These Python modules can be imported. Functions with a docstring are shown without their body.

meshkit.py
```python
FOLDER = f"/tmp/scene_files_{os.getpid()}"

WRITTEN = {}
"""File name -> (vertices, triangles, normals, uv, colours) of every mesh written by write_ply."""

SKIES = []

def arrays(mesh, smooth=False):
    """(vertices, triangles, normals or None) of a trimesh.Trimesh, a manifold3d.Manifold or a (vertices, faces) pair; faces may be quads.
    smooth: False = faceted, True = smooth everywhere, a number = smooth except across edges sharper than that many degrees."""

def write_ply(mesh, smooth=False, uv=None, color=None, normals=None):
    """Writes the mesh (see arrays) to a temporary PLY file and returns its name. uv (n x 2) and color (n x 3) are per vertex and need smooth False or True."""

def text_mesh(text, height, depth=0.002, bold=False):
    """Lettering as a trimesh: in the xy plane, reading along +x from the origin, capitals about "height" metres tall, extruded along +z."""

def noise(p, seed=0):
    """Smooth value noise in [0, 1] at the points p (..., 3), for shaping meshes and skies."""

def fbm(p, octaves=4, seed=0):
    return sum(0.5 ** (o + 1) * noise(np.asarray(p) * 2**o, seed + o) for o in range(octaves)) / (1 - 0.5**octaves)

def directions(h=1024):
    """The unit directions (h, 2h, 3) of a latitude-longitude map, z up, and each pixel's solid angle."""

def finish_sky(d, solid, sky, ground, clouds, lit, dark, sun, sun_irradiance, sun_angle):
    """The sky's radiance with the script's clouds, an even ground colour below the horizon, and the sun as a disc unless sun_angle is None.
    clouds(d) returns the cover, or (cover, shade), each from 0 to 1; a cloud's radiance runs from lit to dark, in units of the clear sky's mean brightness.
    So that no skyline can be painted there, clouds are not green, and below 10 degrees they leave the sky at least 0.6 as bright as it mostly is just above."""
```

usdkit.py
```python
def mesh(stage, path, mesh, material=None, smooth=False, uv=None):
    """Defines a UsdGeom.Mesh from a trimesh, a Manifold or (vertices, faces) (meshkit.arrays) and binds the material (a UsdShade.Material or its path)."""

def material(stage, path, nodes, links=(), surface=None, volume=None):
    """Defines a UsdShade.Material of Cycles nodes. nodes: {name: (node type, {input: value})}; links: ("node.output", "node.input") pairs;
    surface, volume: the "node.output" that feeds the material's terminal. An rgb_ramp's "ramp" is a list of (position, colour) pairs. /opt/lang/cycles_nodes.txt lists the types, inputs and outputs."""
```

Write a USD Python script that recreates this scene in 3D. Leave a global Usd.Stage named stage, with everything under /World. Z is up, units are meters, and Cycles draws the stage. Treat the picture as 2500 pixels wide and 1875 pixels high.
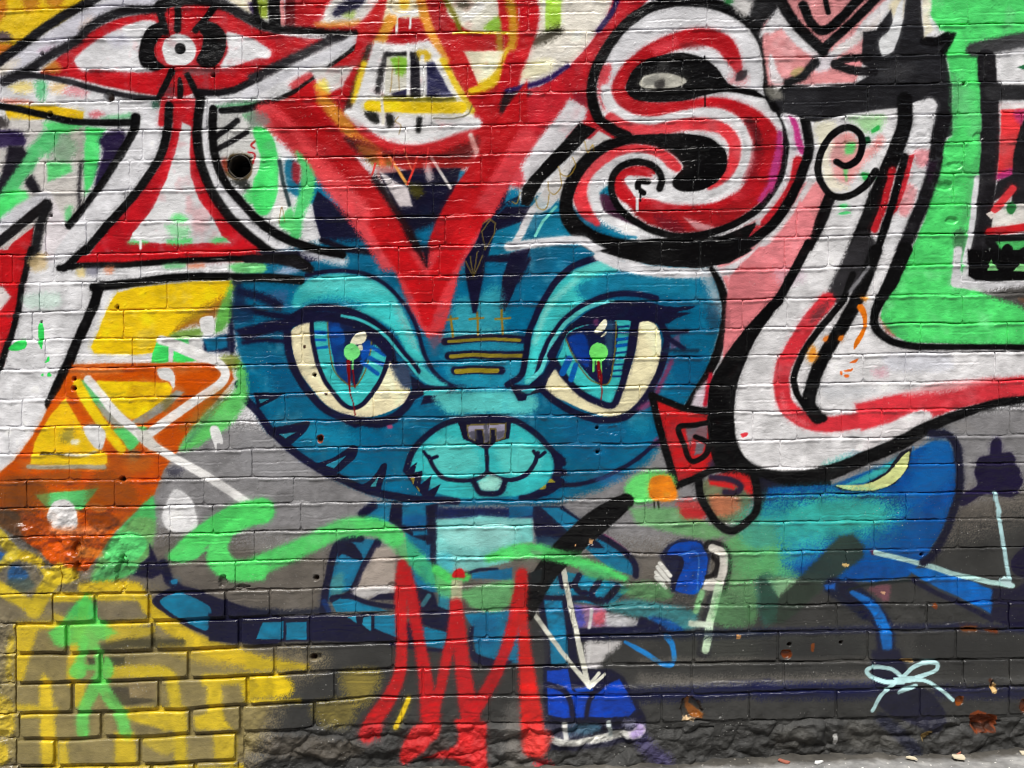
"""A spray-painted brick wall in an alley, seen square on, with the strip of pavement at its foot."""
import math

import meshkit
import numpy as np
import shapely
import trimesh
import usdkit
from pxr import Gf, Sdf, Usd, UsdGeom, UsdLux, UsdShade, Vt
from scipy.spatial import cKDTree

stage = Usd.Stage.CreateInMemory()
UsdGeom.SetStageUpAxis(stage, UsdGeom.Tokens.z)
UsdGeom.SetStageMetersPerUnit(stage, 1.0)
UsdGeom.Xform.Define(stage, "/World")
UsdGeom.Scope.Define(stage, "/World/Looks")


def tag(prim, label=None, category=None, group=None, kind=None):
    for k, v in (("label", label), ("category", category), ("group", group), ("kind", kind)):
        if v:
            prim.SetCustomDataByKey(k, v)
    return prim


# ---- camera, sky, sun ------------------------------------------------------------------------------------------
# The wall's painted face is the plane y = 0, facing -y; one unit of the drawing is 1 mm; the view takes in 2.5 x 1.875 m.
DIST, WIDE, HIGH = 1.9, 2.5, 1.875
cam = UsdGeom.Camera.Define(stage, "/World/camera")
cam.CreateHorizontalApertureAttr(36.0)
cam.CreateVerticalApertureAttr(27.0)
cam.CreateFocalLengthAttr(36.0 * DIST / WIDE)
cam.CreateClippingRangeAttr(Gf.Vec2f(0.05, 500))
cam.CreateExposureAttr(1.66)
cam.AddTranslateOp().Set(Gf.Vec3d(0, -DIST, HIGH / 2))
cam.AddRotateXOp().Set(90.0)

SUN_EL, SUN_AZ = math.radians(60), math.radians(195)  # azimuth of the direction towards the sun, atan2(x, y)
sky = UsdLux.DomeLight.Define(stage, "/World/sky")
sky_look = usdkit.material(stage, "/World/Looks/overcast_sky", {
    "sky": ("sky_texture", {"sky_type": "single_scattering", "sun_disc": False, "sun_elevation": SUN_EL, "sun_rotation": SUN_AZ, "aerosol_density": 0.7}),
    "grey": ("hsv", {"saturation": 0.35, "value": 1.0, "fac": 1.0}),
    "bg": ("background_shader", {"strength": 0.05})},
    [("sky.color", "grey.color"), ("grey.color", "bg.color")], surface="bg.background")
UsdShade.MaterialBindingAPI.Apply(sky.GetPrim()).Bind(sky_look)
tag(sky.GetPrim(), "pale overcast daylight sky over the alley", None, None, "structure")
sun = UsdLux.DistantLight.Define(stage, "/World/sun")
sun.CreateIntensityAttr(0.4)
sun.CreateAngleAttr(22.0)
sun.CreateColorAttr(Gf.Vec3f(1.0, 0.96, 0.9))
sun.GetPrim().CreateAttribute("inputs:normalize", Sdf.ValueTypeNames.Bool).Set(True)
sun.AddRotateZOp().Set(-math.degrees(SUN_AZ))
sun.AddRotateXOp().Set(-(90 - math.degrees(SUN_EL)))


# ---- the mural: sprayed fills and strokes, read at any points of the wall face (millimetres from the top left corner of the painted field)
TILE = {c: ((n % 4) * 625.0, (n // 4) * 625.0, 1659 / 625.0) for n, c in enumerate("abcdefghijkl")}
TILE["z"] = (0.0, 0.0, 1.0)
for n, c in enumerate("mnop"):
    TILE[c] = ((n % 2) * 1250.0, (n // 2) * 938.0, 2211 / 1250.0)
TILE["v"] = (0.0, 0.0, 2212 / 2500.0)


def spline(p, closed, step):
    p = np.asarray(p, float)
    n = len(p)
    if n < 3:
        q = [p[0] * (1 - t) + p[1] * t for t in np.linspace(0, 1, max(2, int(np.hypot(*(p[1] - p[0])[:2]) / step) + 1))]
        return np.array(q)
    idx = range(n if closed else n - 1)
    out = []
    for i in idx:
        if closed:
            a, b, c, d = p[(i - 1) % n], p[i], p[(i + 1) % n], p[(i + 2) % n]
        else:
            b, c = p[i], p[i + 1]
            a = p[i - 1] if i else 2 * b - c
            d = p[i + 2] if i + 2 < n else 2 * c - b
        L = np.hypot(*(c - b)[:2])
        # centripetal-like: limit tangents by the segment's length
        ta, tb = (c - a) * 0.5, (d - b) * 0.5
        for t in (ta, tb):
            m = np.hypot(t[0], t[1])
            if m > L * 1.1:
                t *= L * 1.1 / m
        t = np.linspace(0, 1, max(2, int(L / step) + 1))[:-1, None]
        out.append((2 * t**3 - 3 * t**2 + 1) * b + (t**3 - 2 * t**2 + t) * ta + (-2 * t**3 + 3 * t**2) * c + (t**3 - t**2) * tb)
    if not closed:
        out.append(p[-1:])
    return np.vstack(out)


def straight(p, closed, step):
    p = np.asarray(p, float)
    q = np.vstack([p, p[:1]]) if closed else p
    out = []
    for b, c in zip(q[:-1], q[1:]):
        t = np.linspace(0, 1, max(2, int(np.hypot(*(c - b)[:2]) / step) + 1))[:-1, None]
        out.append(b * (1 - t) + c * t)
    if not closed:
        out.append(p[-1:])
    return np.vstack(out)


def read_mural(text):
    ops = []
    for line in text.splitlines():
        line = line.strip()
        if not line or line.startswith("#"):
            continue
        head, pts = line.split(":")
        h = head.split()
        ox, oy, s = TILE[h[0]]
        col = np.array([float(v) for v in h[2].split(",")])
        o = {"w": 30.0, "s": 10.0, "a": 1.0}
        for e in h[3:]:
            o[e[0]] = float(e[1:])
        P = []
        for q in pts.split():
            v = [float(x) for x in q.split(",")]
            P.append([v[0] / s + ox, v[1] / s + oy, (v[2] if len(v) > 2 else o["w"]) / s])
        ops.append((h[1], col, o["s"] / s, o["a"], np.array(P)))
    return ops


def paint(px, py, ops, grain):
    """sRGB (0..255) of the paint at the points; grain in 0..1 roughens the sprayed edges."""
    wx = px + 1.6 * (meshkit.fbm(np.stack([px / 26, py / 26, 0 * px], 1), 3, 5) - 0.5) * 2
    wy = py + 1.6 * (meshkit.fbm(np.stack([px / 26, py / 26, 0 * px + 9], 1), 3, 6) - 0.5) * 2
    B = 40.0
    bx, by = np.floor((wx + 1000) / B).astype(int), np.floor((wy + 1000) / B).astype(int)
    nb = bx.max() + 2
    key = by * nb + bx
    order = np.argsort(key, kind="stable")
    wx, wy, key, g = wx[order], wy[order], key[order], grain[order]
    col = np.full((len(wx), 3), 220.0)
    # uneven coats: every pass has its own thin and thick patches
    Q = np.stack([wx, wy, 0 * wx], 1)
    field = np.stack([meshkit.fbm(Q / d + 31 * n, 3, 90 + n) - 0.5 for n, d in enumerate((120, 60, 60, 22, 22))], 1) * 4
    grit = meshkit.noise(Q / 3.1, 99) - 0.5
    pick = np.random.default_rng(3)
    for kind, c, soft, alpha, P in ops:
        soft = max(soft, 1.6)
        closed = kind in "fF"
        curve = (spline if kind in "fl" else straight)(P, closed, 2.0 if closed else 1.5)
        halo = min(2.6 * soft, 15.0) if soft > 3.4 and alpha > 0.85 and (closed or P[:, 2].max() > 9) else soft * 0.5
        w = pick.normal(0, 1, (2, 5))
        w /= np.linalg.norm(w, axis=1, keepdims=True)
        m = max(soft, halo) + (0 if closed else curve[:, 2].max() / 2)
        x0, y0, x1, y1 = curve[:, 0].min() - m, curve[:, 1].min() - m, curve[:, 0].max() + m, curve[:, 1].max() + m
        i0, i1 = int(np.floor((x0 + 1000) / B)), int(np.floor((x1 + 1000) / B))
        i0, i1 = max(i0, 0), min(i1, nb - 1)
        sel = []
        for j in range(max(0, int(np.floor((y0 + 1000) / B))), int(np.floor((y1 + 1000) / B)) + 1):
            a, b = np.searchsorted(key, j * nb + i0), np.searchsorted(key, j * nb + i1 + 1)
            if b > a:
                sel.append(np.arange(a, b))
        if not sel:
            continue
        sel = np.concatenate(sel)
        q = np.stack([wx[sel], wy[sel]], 1)
        ok = (q[:, 0] > x0) & (q[:, 0] < x1) & (q[:, 1] > y0) & (q[:, 1] < y1)
        sel, q = sel[ok], q[ok]
        if not len(sel):
            continue
        tree = cKDTree(curve[:, :2])
        if closed:
            d, _ = tree.query(q, distance_upper_bound=m)
            d = np.minimum(d, m)
            poly = shapely.Polygon(curve[:, :2])
            shapely.prepare(poly)
            ins = shapely.contains_xy(poly, q[:, 0], q[:, 1])
            sd = np.where(ins, -d, d)
        else:
            d, i = tree.query(q, distance_upper_bound=m)
            fin = np.isfinite(d)
            sel, d, i = sel[fin], d[fin], i[fin]
            sd = d - curve[i, 2] / 2
        t = np.clip(0.5 - sd / soft, 0, 1)
        gg = (g[sel] - 0.5) * min(0.8, soft / 24) * 4 * t * (1 - t)
        t = np.clip(t + gg, 0, 1)
        f = field[sel]
        thin = np.clip(f @ w[0] - 0.25, 0, 1) * (0.08 if c.max() < 70 else 0.17 if soft > 3.4 else 0.08)
        t = t * t * (3 - 2 * t) * (1 - thin)
        mist = np.clip(1 - np.maximum(sd, 0) / halo, 0, 1) ** 2 * np.clip(0.20 + 0.5 * (g[sel] - 0.5) + 0.5 * grit[sel], 0, 1) * (halo > soft)
        t = np.maximum(t, mist * 0.8) * alpha
        tone = 1 + 0.085 * np.clip(f @ w[1], -1.6, 1.6)
        col[sel] += (c * tone[:, None] - col[sel]) * t[:, None]
    out = np.empty_like(col)
    out[order] = col
    return out


MURAL = """
# ---------------- old coats under everything
z F 221,221,224 s2: -700,-700 3300,-700 3300,2600 -700,2600
z F 129,128,130 s70: 380,1010 1300,1090 1700,1050 2700,960 2700,2600 -700,2600 -700,1200 200,1180
z F 98,93,87 s90: -700,1330 300,1300 900,1330 1600,1330 2700,1150 2700,2600 -700,2600
z F 54,54,53 s120: -700,1620 500,1620 700,1540 1200,1480 1800,1440 2700,1200 2700,2600 -700,2600
p f 58,60,56 s80 a.6: 720,1080 1500,1060 1540,1180 740,1180
j f 150,150,150 s60 a.4: 0,120 380,160 300,240 0,260
o f 150,150,154 s70 a.5: 1060,200 1400,260 1300,420 1060,380
o f 116,107,86 s120: -60,880 700,900 1100,1100 1400,1180 1250,1320 1000,1700 -60,1700
# ---------------- upper left: yellow corner
a F 224,188,34 s24: -60,-60 650,-60 430,140 120,300 -60,390
a f 178,112,34 s50 a.8: 150,-20 260,-20 230,60 170,70
a f 178,112,34 s50 a.8: 300,-20 420,-20 400,40 320,40
a f 190,110,30 s40 a.9: -40,-20 40,-20 30,110 -40,160
a f 72,60,76 s40 a.9: -40,210 60,215 70,270 -40,280
a f 185,100,28 s40 a.9: -40,300 90,290 70,340 -40,390
a f 205,204,214 s37: -20,440 150,320 350,190 540,80 720,10 1000,-10 1000,40 760,70 600,160 520,250 350,330 150,450 -20,550
a f 230,205,190 s60 a.6: 520,200 560,130 620,120 580,200
a f 210,170,195 s60 a.6: 260,340 300,310 380,310 360,350
a f 226,216,196 s70 a.7: -20,420 60,380 120,400 60,470 -20,500
a f 236,228,205 s37: 1480,-20 1700,-20 1700,120 1560,60
a F 52,34,84 s29: 1612,20 1700,0 1700,140 1640,110
# patches under the eye
a f 226,205,120 s60 a.8: 60,545 190,535 220,590 110,600
a f 96,190,130 s50 a.9: 235,530 300,530 290,640 250,640
a f 232,190,120 s60 a.7: 330,560 430,530 420,590 350,600
a f 222,120,130 s70 a.7: 420,600 480,560 570,580 540,620
a f 150,145,150 s40 a.7: 560,540 600,545 590,590 560,580
a f 90,130,110 s40 a.6: 890,580 980,560 960,600 900,610
a f 220,110,90 s37 a.6: 0,650 110,645 210,665 60,680
a F 226,186,32 s17: 30,690 180,684 360,690 545,726 540,775 300,775 60,790
a f 205,70,80 s40 a.7: 580,740 640,725 680,745 620,765
a f 90,190,120 s40 a.7: 660,765 760,750 850,740 860,775 700,780
# left middle panel
a F 206,203,200 s40: -60,760 560,800 560,1659 -60,1659
a f 40,36,36 s50 a.9: -40,760 40,770 60,830 -40,830
a f 96,214,124 s50: 300,790 530,800 545,850 480,900 420,880 330,880
a f 40,28,66 s34: -60,850 120,850 170,890 150,950 -60,950
a f 168,166,158 s60: 430,880 550,830 560,960 520,1080 470,980
a l 92,196,122 w130 s44: 330,900 230,1010 130,1110 60,1220 20,1380 -40,1440
a f 84,218,116 s36: 10,1290 120,1230 190,1280 80,1350 -20,1420
a f 126,160,130 s60 a.9: 390,890 450,880 500,960 430,1070 370,1040 340,980
a F 102,214,128 s32: 300,1050 460,1060 470,1110 380,1170 305,1190
a F 28,25,34 s32: 60,950 150,945 180,990 140,1060 60,1170 10,1250 -40,1270 20,1120
a F 208,204,200 s37: 250,1030 300,1000 305,1180 470,1120 515,1200 500,1400 420,1440 340,1290 260,1250 220,1120
a f 24,22,28 s32: 165,1180 205,1135 235,1170 265,1235 225,1255 180,1220
a F 86,210,118 s29: 560,820 690,838 650,960 640,1090 600,1200 555,1270 540,1100
a f 34,24,56 s37: 640,920 690,865 780,845 820,890 790,980 700,1130 620,1220 625,1130 670,980
a L 30,28,32 w26 s32 a.9: 528,1060 512,1200 520,1380
a f 100,200,125 s40 a.8: 430,1350 470,1340 460,1440 380,1560 400,1480
a l 212,212,218 w90 s37: 300,1285 150,1370 -30,1490
a f 224,218,222 s40: 330,1280 430,1440 520,1500 330,1700 260,1700 300,1480
a F 182,23,30 s15: 225,1470 200,1700 0,1700 80,1580
a L 20,18,20 w66 s17: 305,1325 170,1430 -30,1590
a l 22,22,24 w66 s32: 310,1330 270,1440 215,1700
# ---------------- eye, upper left
a f 178,25,34 s20: 345,410 450,310 580,215 760,130 1000,80 1100,20 1350,20 1500,90 1659,180 1800,225 2000,255 2150,260 2080,310 1859,410 1659,510 1500,580 1300,595 1200,625 1000,620 700,565 450,505 270,485
a f 200,150,60 s40 a.8: 290,440 360,400 400,450 360,480 280,470
a f 120,110,110 s50 a.6: 1200,470 1330,440 1420,470 1320,500
a f 70,66,70 s50 a.6: 1040,560 1120,560 1130,620 1060,620
a f 219,219,222 s24: 488,385 600,285 760,195 920,140 1020,150 960,240 910,330 930,420 1000,468 800,472 620,460 545,470 500,430
a f 219,219,222 s24: 1430,440 1480,330 1470,215 1600,242 1680,275 1755,330 1750,380 1659,388 1500,440
a f 200,200,216 s60 a.6: 700,240 800,220 850,280 750,310
a f 6,6,7 s12: 1060,150 965,185 912,290 904,380 935,440 1015,466 1072,435 1020,385 1004,310 1050,240 1092,215
a f 6,6,7 s12: 1350,142 1430,175 1470,240 1458,350 1400,432 1320,440 1278,395 1310,320 1318,240 1298,195
a f 218,218,220 s12: 1160,222 1228,243 1270,302 1268,368 1228,420 1160,430 1095,420 1064,358 1060,292 1095,240
a f 6,6,7 s8: 1172,282 1200,292 1210,318 1200,345 1172,356 1146,344 1138,318 1146,292
a L 6,6,7 w50 s15: 1040,70 1075,210
a L 6,6,7 w46 s12: 1160,-10 1155,196
a L 6,6,7 w42 s12: 1400,50 1270,200
a l 16,15,18 w64 s22: -30,420 120,310 260,205 440,95 600,10 720,-70
a l 26,25,28 w62 s32: 30,530 170,465 350,350 500,270 570,195 700,115 850,75 1060,62
a l 6,6,7 w70 s20: 1040,40 1200,5 1400,10
a l 26,25,28 w66 s32: 1390,10 1480,50 1580,105 1690,160
b l 16,15,17 w56 s27: -20,130 60,175 250,192 500,210 650,212
a l 32,31,35 w38 s17: 20,533 160,496 300,502 450,534 620,580 830,625 1060,648
a l 18,17,20 w46 s20: 1290,600 1400,606 1530,580 1680,510
b l 40,38,42 w62 s34: -20,510 150,432 330,345 470,270 570,240
b l 206,206,212 w62 s27: -60,620 60,560 200,485 400,390 560,310 640,260
b f 208,60,66 s37 a.9: 230,540 340,480 380,500 300,580 240,590
b l 6,6,7 w54 s17: -20,700 130,660 270,600 430,490 560,390 665,310
a L 6,6,7 w40 s12: 1122,465 1038,632
a l 6,6,7 w40 s12: 1168,515,26 1172,600,42 1165,700,18
a L 6,6,7 w42 s15: 1222,492 1290,640
# band under the eye, strokes of the first letter
a l 6,6,7 w46 s15: -30,688 150,716 300,752 450,785 640,797 870,800
a l 6,6,7 w64 s15: 885,765 875,855 800,985 700,1150 560,1345 455,1460
a f 214,214,218 s20: 940,680 1050,690 1065,850 1010,1030 850,1240 640,1480 480,1659 350,1659 470,1480 720,1150 900,860 930,790
a f 30,70,55 s37 a.9: 990,665 1050,665 1040,700 1000,700
a F 182,25,36 s17: 1100,640 1270,640 1285,1000 1340,1200 1450,1370 1560,1480 1700,1620 1700,1700 540,1700 700,1490 900,1275 1040,1080 1110,900 1125,800
a L 186,38,46 w46 s17: 1072,650 1052,800
a F 216,216,218 s15: 1185,795 1245,825 1232,1000 1240,1150 1290,1290 1395,1430 1440,1530 1500,1575 1200,1582 840,1572 870,1510 1000,1350 1090,1150 1135,1000 1165,880
a f 110,215,130 s40 a.9: 1110,1420 1160,1390 1215,1420 1190,1450
a f 110,210,130 s50 a.6: 1090,1460 1230,1480 1210,1540 1120,1530
a f 92,205,115 s37 a.95: 1090,1560 1240,1545 1240,1580 1100,1584
a f 92,205,115 s37 a.9: 840,1570 920,1555 960,1580 850,1584
a f 92,205,115 s37 a.9: 1370,1560 1430,1540 1480,1560 1400,1580
a f 226,226,228 s8: 868,1510 1000,1500 1080,1530 1000,1560 930,1555 905,1565 875,1545
a l 226,226,228 w16 s6: 917,1550 917,1612
a l 6,6,7 w56 s15: 1100,690 1090,850 1050,1000 980,1125 880,1265 700,1465 510,1680
a l 6,6,7 w62 s15: 1305,645 1290,760 1282,900 1300,1040 1340,1165 1405,1290 1510,1430 1680,1580 1860,1710
a f 216,216,220 s17: 1330,690 1360,690 1350,900 1370,1060 1440,1200 1540,1320 1700,1460 1900,1580 2200,1650 2200,1690 1940,1660 1750,1580 1560,1420 1430,1260 1350,1100 1320,950 1318,800
# right of the stem
a F 205,205,203 s24: 1420,730 1700,700 1700,1300 1560,1200 1440,1060 1400,900
a f 86,160,110 s40 a.9: 1400,690 1520,670 1659,660 1720,690 1600,700 1440,700
a f 100,180,120 s40 a.9: 1580,740 1659,720 1720,760 1700,800 1620,790
a L 16,15,17 w38 s17: 1405,890 1460,845 1540,785
a L 16,15,17 w36 s15: 1400,975 1500,920 1605,860
a f 196,60,50 s37 a.9: 1440,1050 1470,1040 1480,1130 1450,1110
a f 84,68,40 s17: 1540,996 1605,1000 1638,1050 1628,1135 1580,1176 1500,1158 1456,1105 1470,1040 1500,1004
a f 150,60,40 s20 a.8: 1445,1040 1475,1040 1485,1110 1455,1100
a f 6,6,7 s12: 1558,1000 1605,1015 1630,1065 1612,1130 1560,1158 1510,1145 1478,1095 1484,1035 1515,1010
a l 182,25,36 w12 s5: 1660,910 1630,940 1650,960
a l 182,25,36 w12 s5: 1610,985 1650,1000 1640,1060
a F 44,46,44 s37: 1490,1170 1600,1160 1640,1230 1590,1240
a l 6,6,7 w46 s15: 1440,722 1550,712 1690,690
b f 86,200,112 s37: -40,1230 30,1220 60,1290 -20,1330 -80,1280
a l 6,6,7 w56 s15: 1385,712 1380,880 1402,1040 1460,1180 1560,1305 1659,1412 1760,1500 1910,1575 2060,1620 2220,1650
# ---------------- top middle: the red V with the lantern
b F 172,23,30 s12: 200,-60 1700,-60 1700,1000 1400,1080 560,1000 380,900 100,690 240,620 640,330 660,215 200,190
b F 150,170,62 s29: -20,-20 90,-20 80,130 30,120 0,60
b L 6,6,7 w84 s24: 122,-30 130,180
b L 6,6,7 w36 s24: -10,-30 10,120 60,170
b L 222,150,150 w26 s8: 172,20 178,172
b L 88,14,20 w64 s20: 224,20 222,176
b F 178,30,36 s17: 300,-20 420,-20 400,90 330,150 300,175
b f 222,220,216 s34: 460,50 540,-30 820,-30 770,60 690,140 560,165 420,160 440,110
b f 28,26,52 s32: 500,90 560,20 690,-30 700,20 620,80 530,115
b f 150,180,70 s37 a.7: 560,105 640,70 630,120
b l 222,150,60 w40 s37 a.8: 400,170 520,165 660,150
b l 185,34,36 w100 s37: 870,-20 800,90 700,200
b l 6,6,7 w40 s29 a.9: 60,185 250,195 500,212 640,215
b f 232,220,190 s29: 870,-20 1060,-20 1085,80 1060,120 900,120 830,140 840,60
b f 226,186,60 s24 a.9: 930,-20 990,-20 990,50 940,60
b f 236,236,234 s8: 872,50 900,80 960,90 1040,60 1055,100 1010,110 990,100 950,110 890,130 878,100
b l 236,236,234 w16 s5: 916,110 912,215
b l 236,236,234 w13 s5: 1007,100 1000,182
b l 214,150,58 w74 s29: 880,130 840,200 800,280
b l 216,146,56 w62 s29: 1065,-20 1100,120 1160,270 1220,390
b f 222,219,204 s24: 1235,70 1255,-20 1540,-20 1575,110 1500,210 1380,200 1290,140
b l 236,234,228 w60 s24: 1280,90 1370,110 1460,40
b f 60,58,44 s40 a.8: 1300,20 1360,10 1380,50 1320,60
b f 134,176,66 s34: 1480,190 1530,130 1590,110 1600,210
b l 110,104,26 w34 s29: 1210,-20 1290,110 1320,190
b F 178,28,32 s32: 1570,-20 1700,-20 1700,210 1590,200
b l 214,196,40 w18 s8: 1280,216 1480,214 1690,216
b F 163,34,37 s29: 1290,225 1540,225 1575,300 1480,335 1340,325
b l 150,110,40 w44 s32: 1575,230 1580,330
b F 228,222,196 s20: 1345,335 1610,330 1590,450 1560,520 1440,560 1390,440
b l 222,190,40 w66 s34: 1640,330 1600,450 1520,540 1400,590
b F 176,34,36 s29: 1270,340 1340,340 1440,560 1340,590 1290,460
b F 216,214,212 s29: 360,440 640,430 560,570 470,610 390,540
b f 224,206,70 s40 a.7: 380,560 450,520 480,610 430,620
# lantern
b F 226,225,226 s32: 770,275 950,290 1120,262 1220,380 1400,710 1430,800 1200,890 1000,920 800,880 680,790 590,740 640,640 720,420
b l 40,36,30 w44 s37 a.9: 740,310 690,440 640,590 590,720
b l 222,192,44 w46 s32: 705,420 670,530 640,650
b L 226,226,228 w60 s32: 790,310 740,460 660,720
b l 34,32,34 w42 s29 a.95: 845,360 810,480 790,590
b F 214,212,200 s15: 850,372 975,372 975,630 840,600 835,540
b L 22,20,24 w30 s20: 860,355 1050,352
b f 140,194,66 s37: 880,380 980,380 965,480 920,490 890,430
b F 34,32,62 s22: 880,610 985,575 985,640 890,640
b F 22,20,28 s12: 1000,360 1060,360 1068,660 1002,660
b f 214,180,44 s37: 1040,340 1110,330 1140,380 1080,400
b F 28,28,66 s17: 1110,405 1185,400 1290,610 1275,660 1108,664
b f 150,150,190 s29 a.6: 1180,620 1270,600 1260,640 1190,645
b L 228,228,228 w18 s12: 988,290 984,665
b L 228,228,228 w26 s15: 1078,370 1092,520 1086,664
b L 234,234,234 w46 s20: 1170,380 1260,560 1380,740
b l 222,192,50 w40 s22: 1210,390 1300,560 1400,720
b L 128,122,40 w34 s24: 830,645 1280,650
b L 228,196,32 w74 s17: 740,692 1050,700 1330,702
b f 24,24,22 s29: 705,730 780,735 800,800 740,790
b f 30,30,28 s32: 840,745 890,750 895,820 850,820
b L 24,24,24 w38 s27: 1062,775 1055,850
b l 214,210,196 w20 s12: 815,640 825,800
b l 90,84,60 w10 s8 a.7: 1150,770 1280,770 1370,745 1400,690
b l 150,120,60 w8 s5 a.7: 925,760 905,790 940,820 925,880
b l 150,120,60 w7 s5 a.8: 890,450 872,600
b l 150,120,60 w7 s5 a.8: 925,380 928,590
b l 232,232,234 w70 s32: 600,745 720,830 850,890 1000,915 1150,890 1300,835 1430,800
b l 200,130,52 w84 s40: 430,640 540,770 640,880 780,990
b l 189,42,50 w50 s34: 690,850 850,945 1000,970 1180,960 1400,880
# under the lantern
b f 40,18,20 s50 a.95: 560,900 640,980 780,1040 900,1070 1300,1070 1420,1000 1440,890 1380,920 1200,990 1000,1000 800,960 640,900
b f 120,110,34 s44 a.9: 660,940 780,970 900,1070 780,1080 700,1020
b f 150,26,24 s40 a.9: 900,1040 1400,1040 1330,1110 1000,1120
b l 222,214,206 w34 s20: 1390,880 1440,1010
b f 224,224,220 s32 a.9: 1420,1000 1450,990 1420,1040
b L 214,120,60 w40 s29: 800,1000 830,1110
b F 206,150,146 s36: 780,1080 900,1080 1000,1200 990,1260 880,1220 780,1150
# ---------------- cat: hair and head behind the letters
b F 16,112,148 s29: 180,1230 400,1130 620,1360 900,1659 1700,1659 1700,1200 1300,1100 1000,1300 700,1500
b F 20,20,44 s17: 400,1240 600,1385 760,1540 840,1700 560,1630 430,1570 385,1430 365,1330
b F 18,17,38 s20: 800,1130 1050,1090 1330,1090 1290,1230 1220,1420 1150,1700 1060,1700 930,1400
b F 18,17,38 s15: 1560,1340 1700,1270 1700,1470 1640,1470 1500,1470 1560,1430
b f 70,66,20 s50 a.8: 990,1200 1060,1200 1090,1260 1030,1280
b F 204,196,198 s20: 800,1110 930,1190 985,1220 1015,1342 930,1342 850,1210
v F 8,95,129 s20: 505,600 498,690 515,770 530,850 575,925 650,990 740,1042 840,1082 1000,1095 1190,1090 1300,1055 1400,1000 1470,900 1530,800 1562,700 1555,590 1400,540 1300,480 1180,420 980,470 850,520 700,520 560,560
f f 10,70,110 s90 a.5: 60,640 200,700 300,900 120,860
f f 40,150,180 s90 a.45: 300,1080 620,1160 560,1250 300,1200
f f 8,84,120 s90 a.5: 700,1180 900,1120 900,1320 760,1360
f f 150,214,206 s40 a.5: 1180,520 1400,500 1380,520 1200,545
g f 10,84,124 s90 a.5: 360,1080 700,1100 660,1300 400,1320
g f 50,156,180 s80 a.4: 780,1020 900,1060 860,1150 780,1120
g f 10,80,120 s80 a.55: 1020,640 1250,660 1200,860 1060,840
f F 18,17,42 s17: 0,-30 320,-30 440,-60 560,10 460,20 200,70
b L 18,16,30 w40 s20: 430,1560 600,1620 760,1640
c F 20,18,40 s17: -40,1340 140,1340 60,1520 20,1700 -300,1700 -120,1420
c F 18,114,147 s17: -20,1470 60,1440 20,1640 -150,1659 -120,1500
f F 18,17,42 s12: 1355,-60 1490,-60 1470,100 1440,355 1412,355 1385,160
f F 18,17,42 s12: 1650,-20 1780,-60 1740,60 1680,210 1610,360 1570,345 1600,130
f f 70,172,182 s80 a.7: 1290,300 1420,260 1560,200 1600,330 1580,480 1300,500
g L 18,18,42 w30 s24: 110,20 30,170
c F 20,18,40 s20: -230,1200 0,1150 -60,1350 -130,1430 -270,1430
# hair tufts, left of head
f f 60,90,130 s50 a.8: 60,250 200,230 180,330 120,340
f l 18,20,46 w60 s40: -100,230 40,270 150,320
f l 18,20,46 w44 s29: -120,320 40,370 240,400
f F 18,18,44 s29: -140,480 80,420 260,390 240,480 60,510 -60,560
f L 18,20,46 w30 s24: -80,560 60,545 210,555
e f 20,30,60 s40 a.8: 1490,180 1560,170 1600,300 1530,320
e f 18,40,70 s40 a.8: 1500,300 1620,330 1640,420 1520,420
e F 18,20,46 s32: 1320,545 1490,500 1500,620 1320,625
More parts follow.
